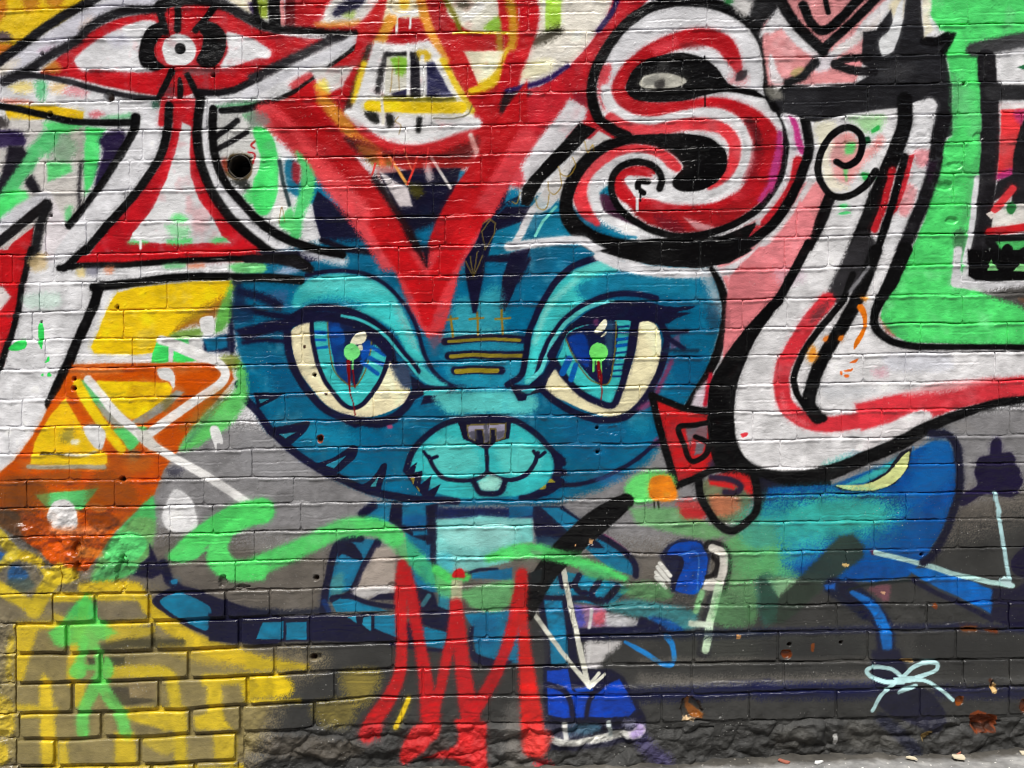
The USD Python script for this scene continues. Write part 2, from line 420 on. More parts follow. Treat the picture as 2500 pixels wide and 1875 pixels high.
e F 18,96,130 s24: 1320,545 1470,510 1480,590 1350,620
e L 20,22,48 w40 s29: 1490,300 1510,620
# left lid
f f 66,186,186 s29: 245,330 262,230 340,155 480,118 620,122 780,165 880,235 940,330 1000,450 1050,570 1090,690 1000,650 900,500 760,400 560,345 400,335
f f 110,206,200 s60 a.55: 300,210 400,140 620,125 800,180 860,240 600,220 400,240
f f 24,124,155 s70 a.9: 300,320 480,270 700,320 600,345 420,335
f f 150,180,180 s60 a.6: 900,300 960,380 1050,600 1000,560 920,400
f l 18,18,44 w28 s12: 330,125 420,106 560,96 700,115 820,170 900,240 985,345 1045,470 1075,580 1115,690 1180,780 1265,838 1350,842
f f 70,180,180 s37: 1060,690 1110,740 1180,800 1240,840 1150,850 1070,790 1000,690
# left eye
f f 231,222,186 s8: 228,490 330,425 560,415 720,450 830,550 870,660 930,760 1000,870 985,930 930,975 830,1020 700,1045 560,1018 450,955 340,830 270,720 240,600
f f 62,180,180 s8: 375,420 700,430 830,550 850,720 800,840 720,950 625,985 540,930 460,800 400,650
f f 16,52,112 s12: 474,420 570,430 600,600 600,760 615,840 540,785 500,660
f f 20,30,62 s20: 560,420 780,500 740,620 700,730 645,845 600,770 575,600
f f 0,70,150 s17: 690,570 745,550 735,640 700,680 680,650
f f 14,70,140 s15 a.9: 490,470 560,470 575,560 500,570
f l 104,96,40 w9 s4: 468,430 478,600 505,730 575,815 648,842 712,740 740,620 752,540
f L 14,92,172 w24 s12: 376,495 452,500
f L 14,92,172 w18 s8: 384,545 452,545
f L 14,92,172 w18 s8: 395,600 462,590
f L 14,92,172 w28 s8: 750,590 836,640
f L 14,92,172 w28 s8: 736,660 850,715
f L 14,92,172 w28 s8: 690,690 790,765
f f 60,74,100 s37: 880,700 990,720 1010,850 950,850 900,770
f l 20,20,46 w82 s20: 230,440,50 330,400,70 480,395,70 640,425,84 760,500,90 850,590,90 900,690,40
f l 20,20,46 w52 s15: 180,450 300,365 420,335 560,350 700,400 820,480 920,590 1000,690 1045,745
f l 20,20,46 w30 s8: 362,430 372,560 400,690 450,810 530,920 590,975 640,985 700,955 780,850 830,760 868,640
f l 70,180,185 w18 s6: 560,390 700,425 830,510 920,610 1000,710 1080,800 1180,840
f l 20,20,46 w52 s12: 205,500 222,650 280,790 360,905 470,1005 600,1055 760,1075 880,1050 970,980 1020,900
f f 20,20,46 s20: 540,1040 740,1065 900,1040 920,1075 800,1115 700,1105 620,1110
f F 20,20,46 s15: 1000,770 1100,835 1290,850 1290,875 1245,930 1140,950 1070,965 1090,900 1000,950 1010,860
f F 60,176,180 s8: 1090,875 1250,868 1225,900 1085,905
f f 238,234,205 s6: 612,570 640,515 690,488 718,505 710,550 680,570
f f 238,234,205 s6: 662,585 688,580 688,610 668,612
f f 120,220,130 s6: 620,568 660,590 675,630 660,660 622,680 585,660 570,625 580,590
f l 120,220,130 w12 s4: 628,670 628,738
f l 120,12,18 w20 s5: 600,685,26 605,780,18 612,880,10 632,960,9 643,1030,10
f l 120,12,18 w10 s4: 630,740 636,800 645,850
f f 20,18,20 s6: 372,762 392,765 390,785 374,782
f f 60,40,30 s6: 310,580 325,575 325,600 312,600
f f 60,40,30 s6: 440,890 465,885 460,905
# bridge, brow bars, crosses
f f 92,190,188 s60: 1160,890 1400,870 1659,870 1800,900 1800,1000 1659,1030 1500,1025 1270,1025 1190,970
f f 40,140,165 s70 a.8: 1230,560 1500,520 1740,560 1750,800 1600,850 1350,850 1240,760
f f 90,190,195 s50 a.7: 1240,500 1480,480 1700,510 1680,530 1300,540
f l 20,20,46 w52 s12: 1225,555 1400,535 1580,532 1735,545
f l 128,116,40 w20 s6: 1250,552 1420,542 1580,540 1710,548
f l 20,20,46 w56 s12: 1248,650 1400,640 1600,645 1745,640
f l 128,116,40 w24 s6: 1260,652 1420,642 1600,648 1720,644
f l 20,20,46 w58 s12: 1290,742 1440,738 1590,740
f l 140,126,40 w30 s6: 1300,746 1440,742 1565,742
f L 134,112,34 w15 s6: 1262,390 1276,520
f L 134,112,34 w14 s6: 1232,412 1308,406
f L 134,112,34 w15 s6: 1432,368 1440,512
f L 134,112,34 w14 s6: 1384,408 1472,402
f L 134,112,34 w15 s6: 1590,350 1600,505
f L 134,112,34 w14 s6: 1550,408 1646,402
# cheek tufts, left
f l 18,18,44 w52 s12: -110,830 -60,930 20,1020 100,1130 250,1270 420,1385 560,1448 700,1510 850,1548 1060,1580 1300,1585
f F 18,18,44 s8: -10,885 185,890 120,935 10,990
f F 40,120,140 s5: 23,929 91,927 33,956
f f 18,18,44 s8: 70,1125 200,1095 330,1070 352,1085 320,1140 260,1195 200,1230 140,1200
f F 50,130,150 s5: 153,1154 260,1140 190,1180
f f 18,18,44 s8: 350,1362 500,1305 620,1230 662,1240 650,1300 600,1350 510,1412 440,1400
f F 40,125,150 s5: 451,1355 588,1293 505,1375
f f 18,18,44 s8: 660,1500 750,1445 815,1350 848,1350 840,1420 815,1490 790,1540
f F 60,140,150 s5: 743,1492 798,1430 774,1499
f f 190,70,110 s17 a.8: 850,1100 880,1095 885,1115 860,1118
# muzzle
f f 58,176,178 s20: 962,1400 1000,1285 1090,1180 1210,1095 1340,1060 1500,1048 1659,1055 1800,1140 1890,1240 1930,1330 1910,1420 1860,1500 1740,1545 1600,1560 1400,1572 1200,1545 1110,1480 1050,1420
f f 110,204,194 s70 a.6: 1110,1240 1260,1180 1420,1250 1430,1380 1250,1420 1130,1350
f f 110,204,194 s70 a.6: 1560,1250 1720,1200 1850,1290 1800,1400 1620,1400
f l 18,18,44 w40 s12: 972,1390 1015,1270 1100,1170 1220,1090 1350,1058 1500,1048 1659,1062 1800,1140 1890,1230 1960,1310 1990,1340
f F 18,18,40 s8: 1306,1080 1480,1055 1655,1075 1640,1180 1550,1210 1500,1255 1410,1215 1345,1185
f F 96,86,50 s5: 1366,1092 1622,1080 1618,1180 1554,1206 1548,1122 1522,1122 1522,1212 1476,1215 1466,1128 1428,1128 1424,1204 1376,1176
f F 150,146,168 s4: 1376,1102 1612,1090 1608,1174 1564,1194 1558,1114 1514,1114 1514,1204 1484,1206 1474,1120 1420,1120 1416,1192 1384,1170
f F 60,60,72 s17 a.75: 1376,1140 1430,1128 1440,1190 1400,1190
f F 60,60,72 s17 a.75: 1550,1140 1612,1130 1606,1174 1566,1192
f F 70,70,84 s17 a.7: 1478,1150 1520,1150 1512,1210 1482,1210
f f 70,70,80 s15 a.8: 1480,1095 1500,1090 1506,1190 1484,1190
f l 18,18,44 w26 s8: 1494,1230 1500,1405
f l 18,18,44 w28 s8: 1495,1402 1440,1440 1340,1456 1225,1440 1160,1385 1120,1300
f l 18,18,44 w24 s8: 1090,1268 1125,1310 1172,1300
f l 18,18,44 w28 s8: 1510,1405 1580,1440 1665,1448 1750,1415 1805,1345 1828,1275
f l 18,18,44 w24 s8: 1800,1265 1832,1302 1872,1272
f f 150,212,200 s24: 1440,1470 1510,1420 1590,1445 1605,1490 1560,1522 1470,1518
f l 18,18,44 w38 s17: 1412,1465 1450,1530 1500,1540 1580,1532 1618,1455
f F 18,18,44 s8: 955,1395 1045,1335 1015,1395 1020,1490 1070,1400 1062,1500 1135,1425 1110,1525 1192,1478 1150,1562 1090,1562 1040,1510 990,1440
f F 150,130,50 s5: 1000,1440 1030,1435 1018,1475
f F 150,130,50 s5: 1040,1495 1075,1490 1058,1530
g F 18,18,44 s12: 262,1290 300,1285 345,1310 310,1385 352,1400 295,1450 335,1480 220,1560 60,1565 200,1500 250,1450 275,1380
g F 160,150,50 s5: 225,1470 248,1440 285,1465
g F 160,150,50 s5: 180,1510 215,1480 235,1510
# right lid and eye
g f 66,186,186 s24: 80,825 105,640 150,450 240,250 350,130 480,60 600,20 700,60 640,150 480,285 330,405 250,525 205,655 165,780 120,830
g f 24,120,152 s60 a.95: 420,200 620,110 900,140 1180,160 1200,260 900,250 700,240 500,290
g l 140,214,205 w36 s36 a.7: 150,560 220,360 330,230 420,160
g f 110,200,190 s40 a.7: 380,110 560,30 660,70 560,110 440,140
g l 18,18,44 w42 s12: -30,835 60,770 90,640 110,500 150,400 200,300 290,160 400,65 560,10
g l 18,18,44 w40 s12: 165,770 200,640 270,500 360,400 480,312 650,252 800,248 930,275
g l 90,190,190 w28 s8: 100,815 180,750 225,650 265,550 330,455 430,370 550,312 650,300
g f 18,18,44 s12: 225,640 330,490 420,410 540,335 680,296 860,300 1040,332 1180,325 1140,350 1070,368 1150,372 1050,412 1000,440 800,440 600,440 450,460 340,540 270,680
g f 234,226,188 s8: 205,862 265,735 400,840 520,930 640,968 680,940 750,780 800,600 815,440 930,448 962,560 955,680 900,830 830,940 740,1010 640,1042 500,1010 360,950 260,905
g f 62,180,180 s8: 330,590 360,500 470,450 770,425 760,600 740,750 700,880 660,950 560,920 440,860 350,770 295,690
g f 18,24,56 s8: 350,520 480,450 672,425 672,640 640,780 612,832 545,820 450,720 390,620
g f 14,56,136 s24: 365,530 460,505 500,620 492,720 430,680 390,600
g f 50,90,120 s37 a.6: 600,440 660,440 650,640 620,700
g l 104,96,40 w9 s4: 348,540 420,690 500,795 570,834 625,820 655,700 670,560 675,425
g L 12,44,96 w16 s8: 686,462 752,455
g L 12,44,96 w15 s8: 686,500 752,494
g L 12,84,160 w22 s8: 684,545 750,535
g L 12,84,160 w22 s8: 680,585 748,575
g L 12,44,96 w13 s8: 674,630 745,620
g L 12,44,96 w13 s8: 670,665 740,660
g L 12,44,96 w13 s8: 665,705 735,700
g L 12,44,96 w13 s8: 655,745 725,742
g L 12,44,96 w13 s8: 648,780 715,780
g l 18,18,44 w44 s12: 280,690 340,785 450,890 560,950 655,965 695,880 740,740 780,590 800,440
g L 18,18,44 w50 s12: 790,440 765,620 735,750
g l 18,18,44 w46 s12: 190,868 290,950 420,1020 560,1062 700,1052 800,992 880,890 950,760 985,640 1000,520 960,440
g F 18,18,44 s12: -20,830 110,835 200,760 260,650 300,700 235,795 205,880 100,905 90,935 40,940
g f 60,170,180 s12: 60,870 150,860 110,890
g f 240,238,210 s6: 530,492 575,430 605,412 618,440 590,485
g f 240,238,210 s6: 575,520 612,488 612,500 585,525
g f 120,60,100 s24 a.7: 525,420 555,410 555,445 535,450
g L 14,92,172 w42 s8: 325,760 370,665
g L 14,92,172 w34 s8: 380,800 412,705
g f 118,224,112 s6: 560,565 600,580 618,620 610,660 575,685 530,675 503,640 508,595 530,572
g l 118,224,112 w14 s4: 526,650 527,745
g l 118,224,112 w13 s4: 573,650 574,755
g l 118,224,112 w10 s4: 545,650 546,700
g l 118,12,18 w20 s5: 556,690,22 568,780,26 575,840,12 582,880,9 576,930,9
# right of that eye
g F 90,86,120 s20: 1020,540 1080,500 1090,580 1020,620
g L 18,18,44 w34 s15: 990,520 1110,600
g L 18,18,44 w28 s20: 1000,500 1130,488
g L 20,40,60 w24 s24 a.8: 990,615 1200,612
g l 130,60,100 w34 s29 a.9: 1030,680 970,820 900,940 830,990
g f 150,60,100 s32 a.8: 930,1180 990,1190 970,1230 920,1220
g l 18,18,46 w28 s12: 280,1490 480,1470 650,1408 800,1320 900,1238 990,1170
g f 60,100,150 s50 a.5: 540,1430 700,1400 720,1440 600,1480
# ---------------- pink ground behind the last letters
c F 220,135,140 s24: 1280,1600 1659,1380 1900,1180 2100,1250 1900,1659 1850,1760 1659,1960 1500,2100 1420,2300 1380,2200 1400,1900 1340,1760
d f 222,190,192 s60 a.7: -60,1480 60,1400 120,1450 20,1640 -80,1700
g f 214,210,212 s50 a.8: 1400,110 1560,60 1600,140 1460,200
g f 200,110,120 s50 a.8: 1420,250 1560,230 1540,330 1420,420
# ---------------- the S
c f 226,221,210 s29: 150,-20 650,-20 600,120 490,290 340,450 180,545 0,600 30,400 100,270 170,150
c f 232,226,190 s50 a.8: 60,420 260,380 240,470 60,520
c F 166,210,74 s24: 190,-20 320,-20 315,160 300,200 215,205
c L 230,230,215 w24 s17: 205,-20 200,150
c l 60,56,44 w70 s60 a.9: 130,270 200,250 290,200
c l 178,23,32 w130 s29: 90,-20 110,120 60,300 0,460 -40,640
c l 190,150,40 w60 s40 a.9: -20,-20 10,150 0,300
c F 178,32,42 s20: 660,-20 900,-20 700,190 570,400 500,540 520,700 640,850 740,880 620,930 470,900 300,900 0,1100 -200,1400 -300,1300 -120,1000 0,860 -10,600 180,560 340,460 500,290 600,140
c f 206,60,70 s60 a.8: 560,430 620,420 600,700 560,640
c f 187,42,54 s60 a.7: 60,640 350,600 340,680 150,880 20,1000
c f 110,24,40 s60 a.7: 400,600 480,620 480,690 400,680
c f 24,22,24 s40 a.95: -30,590 120,600 80,650 20,680 -60,760 -80,680
c l 44,28,78 w36 s20: 690,-20 640,90 560,200
c l 44,28,78 w34 s24: 360,430 220,520 60,570 -30,590
c l 205,60,66 w150 s40: -20,1000 -160,1290 -330,1600
c l 178,25,32 w70 s32: 20,980 -90,1160 -210,1360 -330,1560
c F 216,214,218 s37: 370,640 490,700 470,780 240,1010 70,1215 -30,1240 20,1080 140,940 290,760
c f 200,60,70 s40 a.9: -20,1060 30,1040 80,1180 40,1220 -20,1180
c F 6,6,7 s15: 440,795 545,840 380,1005 200,1185 110,1340 55,1330 60,1230 120,1150 250,1010
c F 218,215,214 s17: 560,850 650,900 480,1000 380,1115 345,1230 250,1350 170,1390 120,1345 250,1175 400,1005
c L 214,213,216 w50 s17: 130,1370 60,1510 10,1600
c F 20,118,150 s15: 300,1315 330,1420 400,1530 140,1535 210,1420
c L 120,205,195 w18 s6: 285,1340 205,1430 150,1530
c f 219,219,223 s15: 1620,600 1615,420 1560,270 1450,140 1300,65 1100,48 900,75 770,155 650,300 600,410 570,540 590,670 680,755 800,800 950,795 1150,750 1350,740 1480,800 1560,700
c f 205,60,70 s40 a.9: 570,440 640,420 630,500 590,590 560,560
c l 172,25,34 w110 s27: 1480,490,30 1440,400,90 1370,290,120 1240,245,110 1080,265,110 920,330,110 780,430,100 698,540,90 705,620,100 790,690,110 920,710,100 1100,690,80 1300,680,90 1450,720,120 1570,800,150 1650,930,180 1660,1080,180 1580,1230,160 1450,1330,140 1250,1380,110 1000,1370,100 820,1300,110 700,1200,80
c f 100,30,34 s40 a.7: 1080,290 1180,280 1240,310 1120,320
c l 80,24,30 w56 s40 a.8: 1530,790 1580,880 1590,1010 1560,1130
c l 208,60,68 w80 s24: 640,770 760,835 950,835 1150,805 1330,825 1425,900 1440,1000 1400,1120 1300,1210
c f 150,20,28 s50 a.6: 700,640 900,690 860,740 720,720
c f 222,90,100 s50 a.6: 900,300 1060,250 1080,290 940,350
c f 150,20,30 s60 a.55: 1520,1000 1640,960 1620,1180 1500,1260
c f 226,96,104 s50 a.6: 700,860 1100,825 1120,850 760,880
n f 214,120,126 s50 a.6: 960,320 1010,330 1000,370 930,360
c l 219,219,222 w52 s24: 600,570 640,670 760,755 900,782 1080,748 1240,722 1400,752 1490,835 1518,960 1490,1090 1400,1200 1250,1268 1050,1282 870,1262
c f 6,6,7 s12: 738,575 780,465 880,385 1050,345 1200,365 1320,440 1420,555 1560,590 1640,640 1560,630 1400,602 1250,622 1100,655 900,660 790,645
c f 50,50,50 s50 a.8: 940,390 1010,385 1000,460 950,450
c f 222,220,208 s15: 825,542 860,495 960,474 1060,490 1132,530 1060,570 950,582 860,572
c f 64,62,60 s24: 925,530 980,515 992,560 960,580 925,565
c f 110,110,106 s40 a.7: 850,510 940,480 940,540 870,560
c l 6,6,7 w12 s5: 1245,370 1246,690
c f 44,40,44 s24 a.9: 1460,470 1520,460 1510,510 1450,530
c l 6,6,7 w68 s17: 1700,700 1659,600 1660,480 1640,330 1565,185 1440,85 1280,30 1080,15 910,45 770,130 650,260 565,400 520,540 522,660 560,765 640,835 745,885
c f 6,6,7 s12: 600,930 760,882 900,870 1100,866 1260,890 1360,960 1392,1050 1355,1150 1250,1225 1120,1245 1045,1215 1042,1165 1105,1090 1090,1050 1000,980 860,940 740,945 610,985
c f 16,120,150 s24: 570,1250 640,1200 650,1300 600,1300
c f 62,30,52 s24: 575,1260 650,1280 740,1410 900,1500 760,1470 620,1400 575,1330
c l 206,58,66 w92 s20: 550,1450,40 470,1360,90 440,1220,90 520,1080,90 680,1000,90 850,985,90 990,1030,90 1070,1085,60
c l 219,219,222 w52 s20: 920,1530 720,1460 590,1395 538,1290 548,1180 620,1085 740,1025 870,1022 960,1070 992,1130
c f 150,26,32 s37: 760,1290 1000,1370 1300,1350 1560,1280 1480,1420 1300,1490 1100,1510 920,1470 800,1400
c F 214,150,154 s24: 1110,1410 1330,1480 1300,1500 1190,1490
c f 90,20,34 s50 a.7: 920,1400 1050,1420 1120,1500 980,1490
c l 183,28,37 w66 s20: 900,1115 780,1110 690,1165 710,1260 830,1330
c f 219,219,222 s15: 728,1165 780,1140 810,1200 860,1250 930,1235 945,1180 905,1130 950,1150 960,1210 900,1265 810,1285 760,1225
c l 6,6,7 w38 s8: 880,1182 825,1180 815,1220 850,1252
c l 6,6,7 w14 s6: 830,1200 828,1305
c l 230,230,232 w17 s5: 808,1240 811,1366
c l 6,6,7 w46 s12: 955,1225 968,1170 950,1110 890,1065 800,1050 700,1085 645,1170 655,1280 720,1380 850,1470 1000,1522 1150,1532 1350,1490 1520,1410 1660,1290 1740,1150 1768,1000 1770,850 1730,730 1659,640
c l 212,60,68 w86 s20: 1400,1640 1520,1550 1650,1440 1760,1300 1830,1170 1850,1060
c f 200,50,90 s40 a.9: 1440,1600 1520,1520 1570,1560 1480,1620
c f 176,60,120 s32: 1590,1300 1659,1180 1700,1000 1720,1040 1700,1160 1620,1310
d f 178,60,122 s29: 0,1150 40,1000 60,850 90,880 80,1050 20,1250
c l 6,6,7 w84 s15: 740,905,60 600,955,70 480,1045,80 390,1175,84 350,1330,90 390,1450,110 520,1560,130 720,1620,140 1000,1650,150 1250,1655,150
c F 6,6,7 s12: 900,1570 1300,1560 1600,1430 1500,1590 1300,1700 900,1720
c l 22,116,150 w20 s15: 600,1490 720,1530 800,1540
c l 206,206,210 w26 s20: 840,1540 1000,1570 1090,1600
c L 130,120,100 w20 s20 a.7: 1250,1620 1300,1670
c l 214,214,218 w60 s20: -20,1600 180,1575 440,1560 540,1610 700,1690 900,1750 1200,1770
d l 214,214,218 w46 s17: 100,760 150,900 150,1030 110,1180 20,1330 -60,1440
d l 192,39,50 w66 s17: 190,1050 165,1180 100,1310 -20,1450
d f 178,58,124 s22: 130,760 180,790 232,980 215,1010 180,960 160,850
d l 214,212,214 w44 s24: 320,1000 260,1200 130,1400 -60,1600
d l 6,6,7 w66 s15: 230,760 262,940 225,1100 150,1275 50,1430 -60,1530 -180,1610 -330,1680
g F 6,6,7 s12: 540,-30 700,15 900,60 1200,82 1400,50 1560,-40 1400,-130 900,-110
g l 216,216,220 w62 s22: 560,0 720,70 960,112 1200,112 1400,92 1540,10 1659,-70
# the black tail of the head outline beside the S
g f 200,200,205 s60 a.7: 1220,130 1290,120 1350,260 1340,400 1300,300
g f 40,60,80 s60 a.7: 1250,330 1330,330 1340,460 1280,460
g l 6,6,7 w62 s15: 1290,80,30 1345,190,50 1385,330,62 1372,480,62 1330,620,60 1265,770,56 1190,890,50 1120,1000,30
# ---------------- top right: pink arrow
d F 222,150,152 s24: -40,150 100,60 100,-20 800,-20 640,200 620,400 560,540 110,556 0,560 -40,300
d f 220,219,222 s29: -60,240 40,60 90,60 250,240 330,340 200,310 110,180 20,190
d L 218,218,222 w60 s29: 60,120 180,260 320,370
d L 218,218,222 w60 s37: 400,370 560,260 640,180
d f 220,219,222 s29: 0,380 20,360 60,470 100,540 20,540
d f 214,208,214 s37: 300,380 420,370 400,450 300,470
d f 220,219,222 s29: 560,230 620,130 800,-20 900,-20 880,120 780,80 640,200
d f 230,220,190 s37: 790,30 870,-20 880,100 820,120
d F 220,219,222 s34: 62,50 120,110 350,345 265,330 110,180 10,225 -30,210
d F 222,216,214 s40 a.85: 410,335 520,270 640,170 760,60 700,190 600,260 470,345
d l 6,6,7 w72 s20: 60,-30 150,130 350,335
d l 6,6,7 w58 s17: 345,330 550,140 720,-30
d l 6,6,7 w62 s17: 225,40 275,150 350,205 440,150 590,-10
d L 6,6,7 w36 s15: 365,-20 386,85
d L 26,26,28 w60 s29: 120,545 220,500 300,410
d f 180,170,110 s32 a.8: 140,480 190,440 230,450 170,500
# the black cap of the last upright
d F 30,30,33 s17: 610,210 700,195 800,60 810,160 760,240 720,280 740,360 810,330 880,120 890,-20 985,-20 1010,255 1110,250 1190,190 1222,215 1200,290 1140,350 1185,540 1195,880 1110,910 1040,890 1000,650 850,700 500,745 300,800 200,760 90,735 20,640 90,560 330,570 560,545 700,470 610,420
d f 56,56,58 s80 a.7: 650,470 800,420 950,420 900,500 740,530
d l 18,17,19 w60 s15: 435,425 530,385 640,380
d l 18,17,19 w60 s15: 430,420 540,460 680,470
d F 216,140,145 s12: 490,418 590,400 600,420 530,430
d f 220,222,224 s17: 720,260 780,200 850,20 875,0 862,180 810,320 750,360 725,330
d l 6,6,7 w58 s15: 1010,265 1100,270 1185,220 1180,290 1140,345
d f 140,138,130 s40 a.8: -20,580 60,580 90,640 20,650
d F 230,225,205 s24: 995,-20 1060,-20 1045,120 1070,200 1010,240
# white body of the upright with its curl
d F 220,219,221 s17: 275,815 480,755 862,698 845,900 760,1110 700,1275 640,1450 540,1700 210,1700 300,1500 390,1300 310,1180 300,980
d f 226,222,196 s50 a.8: 300,820 420,790 430,860 340,960
d f 150,208,140 s60 a.75: 520,770 740,760 720,840 620,860 560,800
d f 224,150,148 s50 a.9: 400,950 440,880 540,870 600,980 560,1060 480,1090 400,1060
d f 224,150,148 s50 a.8: 420,1080 600,1000 720,880 740,940 620,1060 520,1190 420,1160
d f 236,228,206 s50 a.8: 350,980 420,930 390,1020 430,1160 520,1220 400,1230 350,1130
d f 50,170,80 s17: 660,850 710,815 720,840 680,865
d f 20,70,40 s17: 610,900 650,890 660,925 620,935
d f 92,200,110 s29 a.9: 500,940 560,930 550,990 500,1000
d f 60,170,90 s20: 600,1120 650,1130 640,1175 610,1170
d f 92,200,110 s24 a.8: 480,1100 510,1100 500,1180
d f 92,210,130 s12: 460,1330 500,1325 510,1345 470,1350
d f 92,210,130 s12: 450,1385 500,1370 530,1385 470,1395
d f 92,210,130 s20 a.8: 680,1160 720,1150 710,1190
d F 222,140,144 s24: 50,1700 100,1480 250,1260 310,1180 400,1300 330,1460 240,1640 210,1700
d f 216,200,204 s50 a.7: 100,1500 190,1380 200,1420 110,1640 60,1700
d l 6,6,7 w46 s8: 690,1110 620,1212 500,1277 400,1262 332,1165 322,1050 368,930 450,848 525,832 592,880 603,960 572,1040 500,1080 440,1052
d l 6,6,7 w76 s17: 392,1290 345,1420 260,1590 180,1750
h F 218,128,134 s20: -140,20 -60,-60 230,-60 150,130 80,260 0,330 -150,600 -240,800 -300,760 -285,500 -275,300 -250,130
h f 214,190,192 s50 a.7: 160,180 260,100 330,180 260,260
c F 219,132,138 s20: 1470,1720 1560,1650 1680,1570 1800,1430 1860,1300 1960,1420 1900,1700
# ---------------- green field
d F 84,208,112 s24: 1060,-20 1700,-20 1700,240 1380,290 1375,1100 1325,1500 1290,1659 1250,1760 860,1760 1000,1440 1060,1210 1130,930 1190,880 1185,560 1150,360 1220,215 1120,200 1050,100
d f 84,150,100 s60 a.7: 1190,480 1240,560 1200,860 1185,700
d f 80,160,98 s60 a.6: 1290,1150 1360,1000 1330,1350 1240,1480
d f 60,64,60 s40 a.6: 1200,1500 1270,1500 1260,1650 1200,1600
h F 84,208,112 s12: 880,-40 1200,-40 1205,200 1400,240 1700,330 1700,590 900,560 770,490 720,400 740,300 830,150
h f 66,150,90 s50 a.6: 760,490 900,520 820,440 740,380
h f 200,90,90 s37 a.7: 715,400 745,440 820,520 760,500
# second last letter strokes
d l 218,218,221 w100 s20: 1040,690 1015,850 1000,950 960,1180 900,1380 820,1560 720,1760
d f 214,130,138 s40 a.8: 950,980 1050,980 1040,1060 970,1080
d f 200,60,66 s40 a.5: 880,1200 960,1240 900,1400 840,1380
d l 6,6,7 w100 s17: 880,650 880,800 830,960 755,1130 690,1290 630,1450 540,1680
d F 182,42,52 s15: 905,1010 945,1000 890,1220 830,1370 800,1400 850,1200
d l 182,37,46 w46 s17: 800,1110 740,1340 685,1490
d l 6,6,7 w52 s15: 880,1020 820,1250 760,1450 690,1640 620,1790
d l 20,19,22 w90 s24: 1140,760 1095,920 1075,1080 1020,1260 950,1430 880,1590 800,1760
d f 40,20,40 s40 a.6: 1020,1060 1090,1060 1040,1180
# E at the right edge
d L 56,56,58 w100 s34: 1330,325 1500,290 1700,250
d l 26,25,28 w120 s17: 1410,380 1430,700 1430,1000 1405,1250 1385,1500 1350,1700
d L 40,40,42 w110 s20: 1450,600 1700,600
d F 222,222,224 s12: 1495,390 1700,340 1700,555 1512,552
d F 40,110,70 s8: 1610,440 1700,400 1700,480
d F 208,58,62 s15: 1508,690 1660,690 1610,1000 1590,1130 1478,1165 1495,900
d f 170,50,120 s37 a.9: 1480,1130 1590,1090 1620,1140 1490,1170
d f 180,60,120 s37 a.8: 1580,740 1650,720 1640,820
d L 226,220,220 w30 s15: 1510,700 1700,690
d l 24,23,26 w90 s17: 1700,760 1640,950 1620,1130 1620,1300
d F 34,33,36 s17: 1480,1180 1600,1120 1620,1220 1450,1310
d L 206,60,66 w50 s15: 1460,1370 1580,1225
d F 220,217,212 s12: 1440,1490 1455,1390 1560,1325 1700,1320 1700,1460
d F 224,214,208 s8: 1405,1385 1440,1370 1475,1395 1440,1420
d L 187,34,41 w52 s12: 1430,1505 1700,1470
d f 44,110,60 s12: 1540,1330 1580,1310 1600,1350 1570,1390 1540,1370
d F 80,180,100 s12: 1440,1560 1700,1540 1700,1700 1420,1700
d L 16,15,17 w44 s12: 1420,1548 1700,1538
d L 16,15,17 w56 s12: 1430,1570 1540,1700
d f 6,6,7 s8: 1545,1580 1575,1600 1578,1630 1545,1650 1512,1630 1514,1600
d L 16,15,17 w50 s12: 1640,1640 1700,1590
d l 216,216,220 w38 s15: 1345,1160 1325,1350 1310,1500 1270,1700
h L 216,216,220 w56 s20: 1225,-30 1205,170
h L 216,216,220 w52 s20: 1210,180 1450,190 1700,200
h F 6,6,7 s12: 1285,-40 1700,-40 1700,160 1480,165 1340,160 1290,130
h F 140,214,140 s8: 1440,25 1485,95 1415,95
h F 140,214,140 s8: 1625,50 1700,60 1700,100 1580,100
h f 78,76,74 s50: 1400,240 1659,200 1720,200 1720,350 1580,310
h f 140,90,60 s40 a.6: 1620,280 1700,270 1700,320
# ---------------- the L
c f 200,198,196 s50 a.9: 1420,-20 1560,-20 1570,60 1500,110 1440,60
c f 40,120,60 s37 a.9: 1370,-20 1430,-20 1420,30 1380,30
c f 22,22,24 s40: 1530,120 1590,-20 1700,-20 1720,60 1650,140 1590,200
h F 218,217,219 s15: 240,-30 860,-30 800,170 700,310 680,430 760,540 920,580 1700,600 1700,930 1500,950 1300,1000 1100,1090 900,1200 600,1310 350,1375 100,1395 -20,1380 -160,1300 -215,1150 -225,1000 -160,700 0,370 80,280 160,120
h f 206,208,218 s60 a.7: 750,650 1150,640 1180,740 780,740
h f 205,208,214 s60 a.6: 340,830 600,850 700,880 400,920
h f 222,170,184 s60 a.7: 680,740 760,730 760,780 700,780
h f 60,150,190 s70 a.55: 380,1370 560,1270 850,1170 900,1190 600,1320 400,1390
h f 70,190,170 s60 a.55: 360,1350 520,1290 540,1330 400,1380
h F 44,43,46 s40: 560,-150 650,-160 720,-30 640,100 560,250 440,330 375,250 430,120
h l 200,54,64 w104 s22: 380,290 270,420 165,590 98,720 85,850 115,970 230,1060 400,1090 600,1060 780,1010 930,960
h F 204,58,68 s29: 560,960 900,880 1200,840 1400,800 1700,770 1700,910 1450,945 1200,1000 1060,1050 990,1005 800,1080 600,1130
h f 222,190,192 s60 a.8: 880,890 1080,830 1300,820 1200,870 1000,890
h f 220,216,218 s29: 830,1060 990,1000 1060,1045 880,1180 640,1270 560,1240
h f 60,50,52 s50 a.6: 300,360 380,300 360,380 280,430
h l 216,214,216 w44 s15: 520,240 470,360 400,470 320,590 240,720 220,820
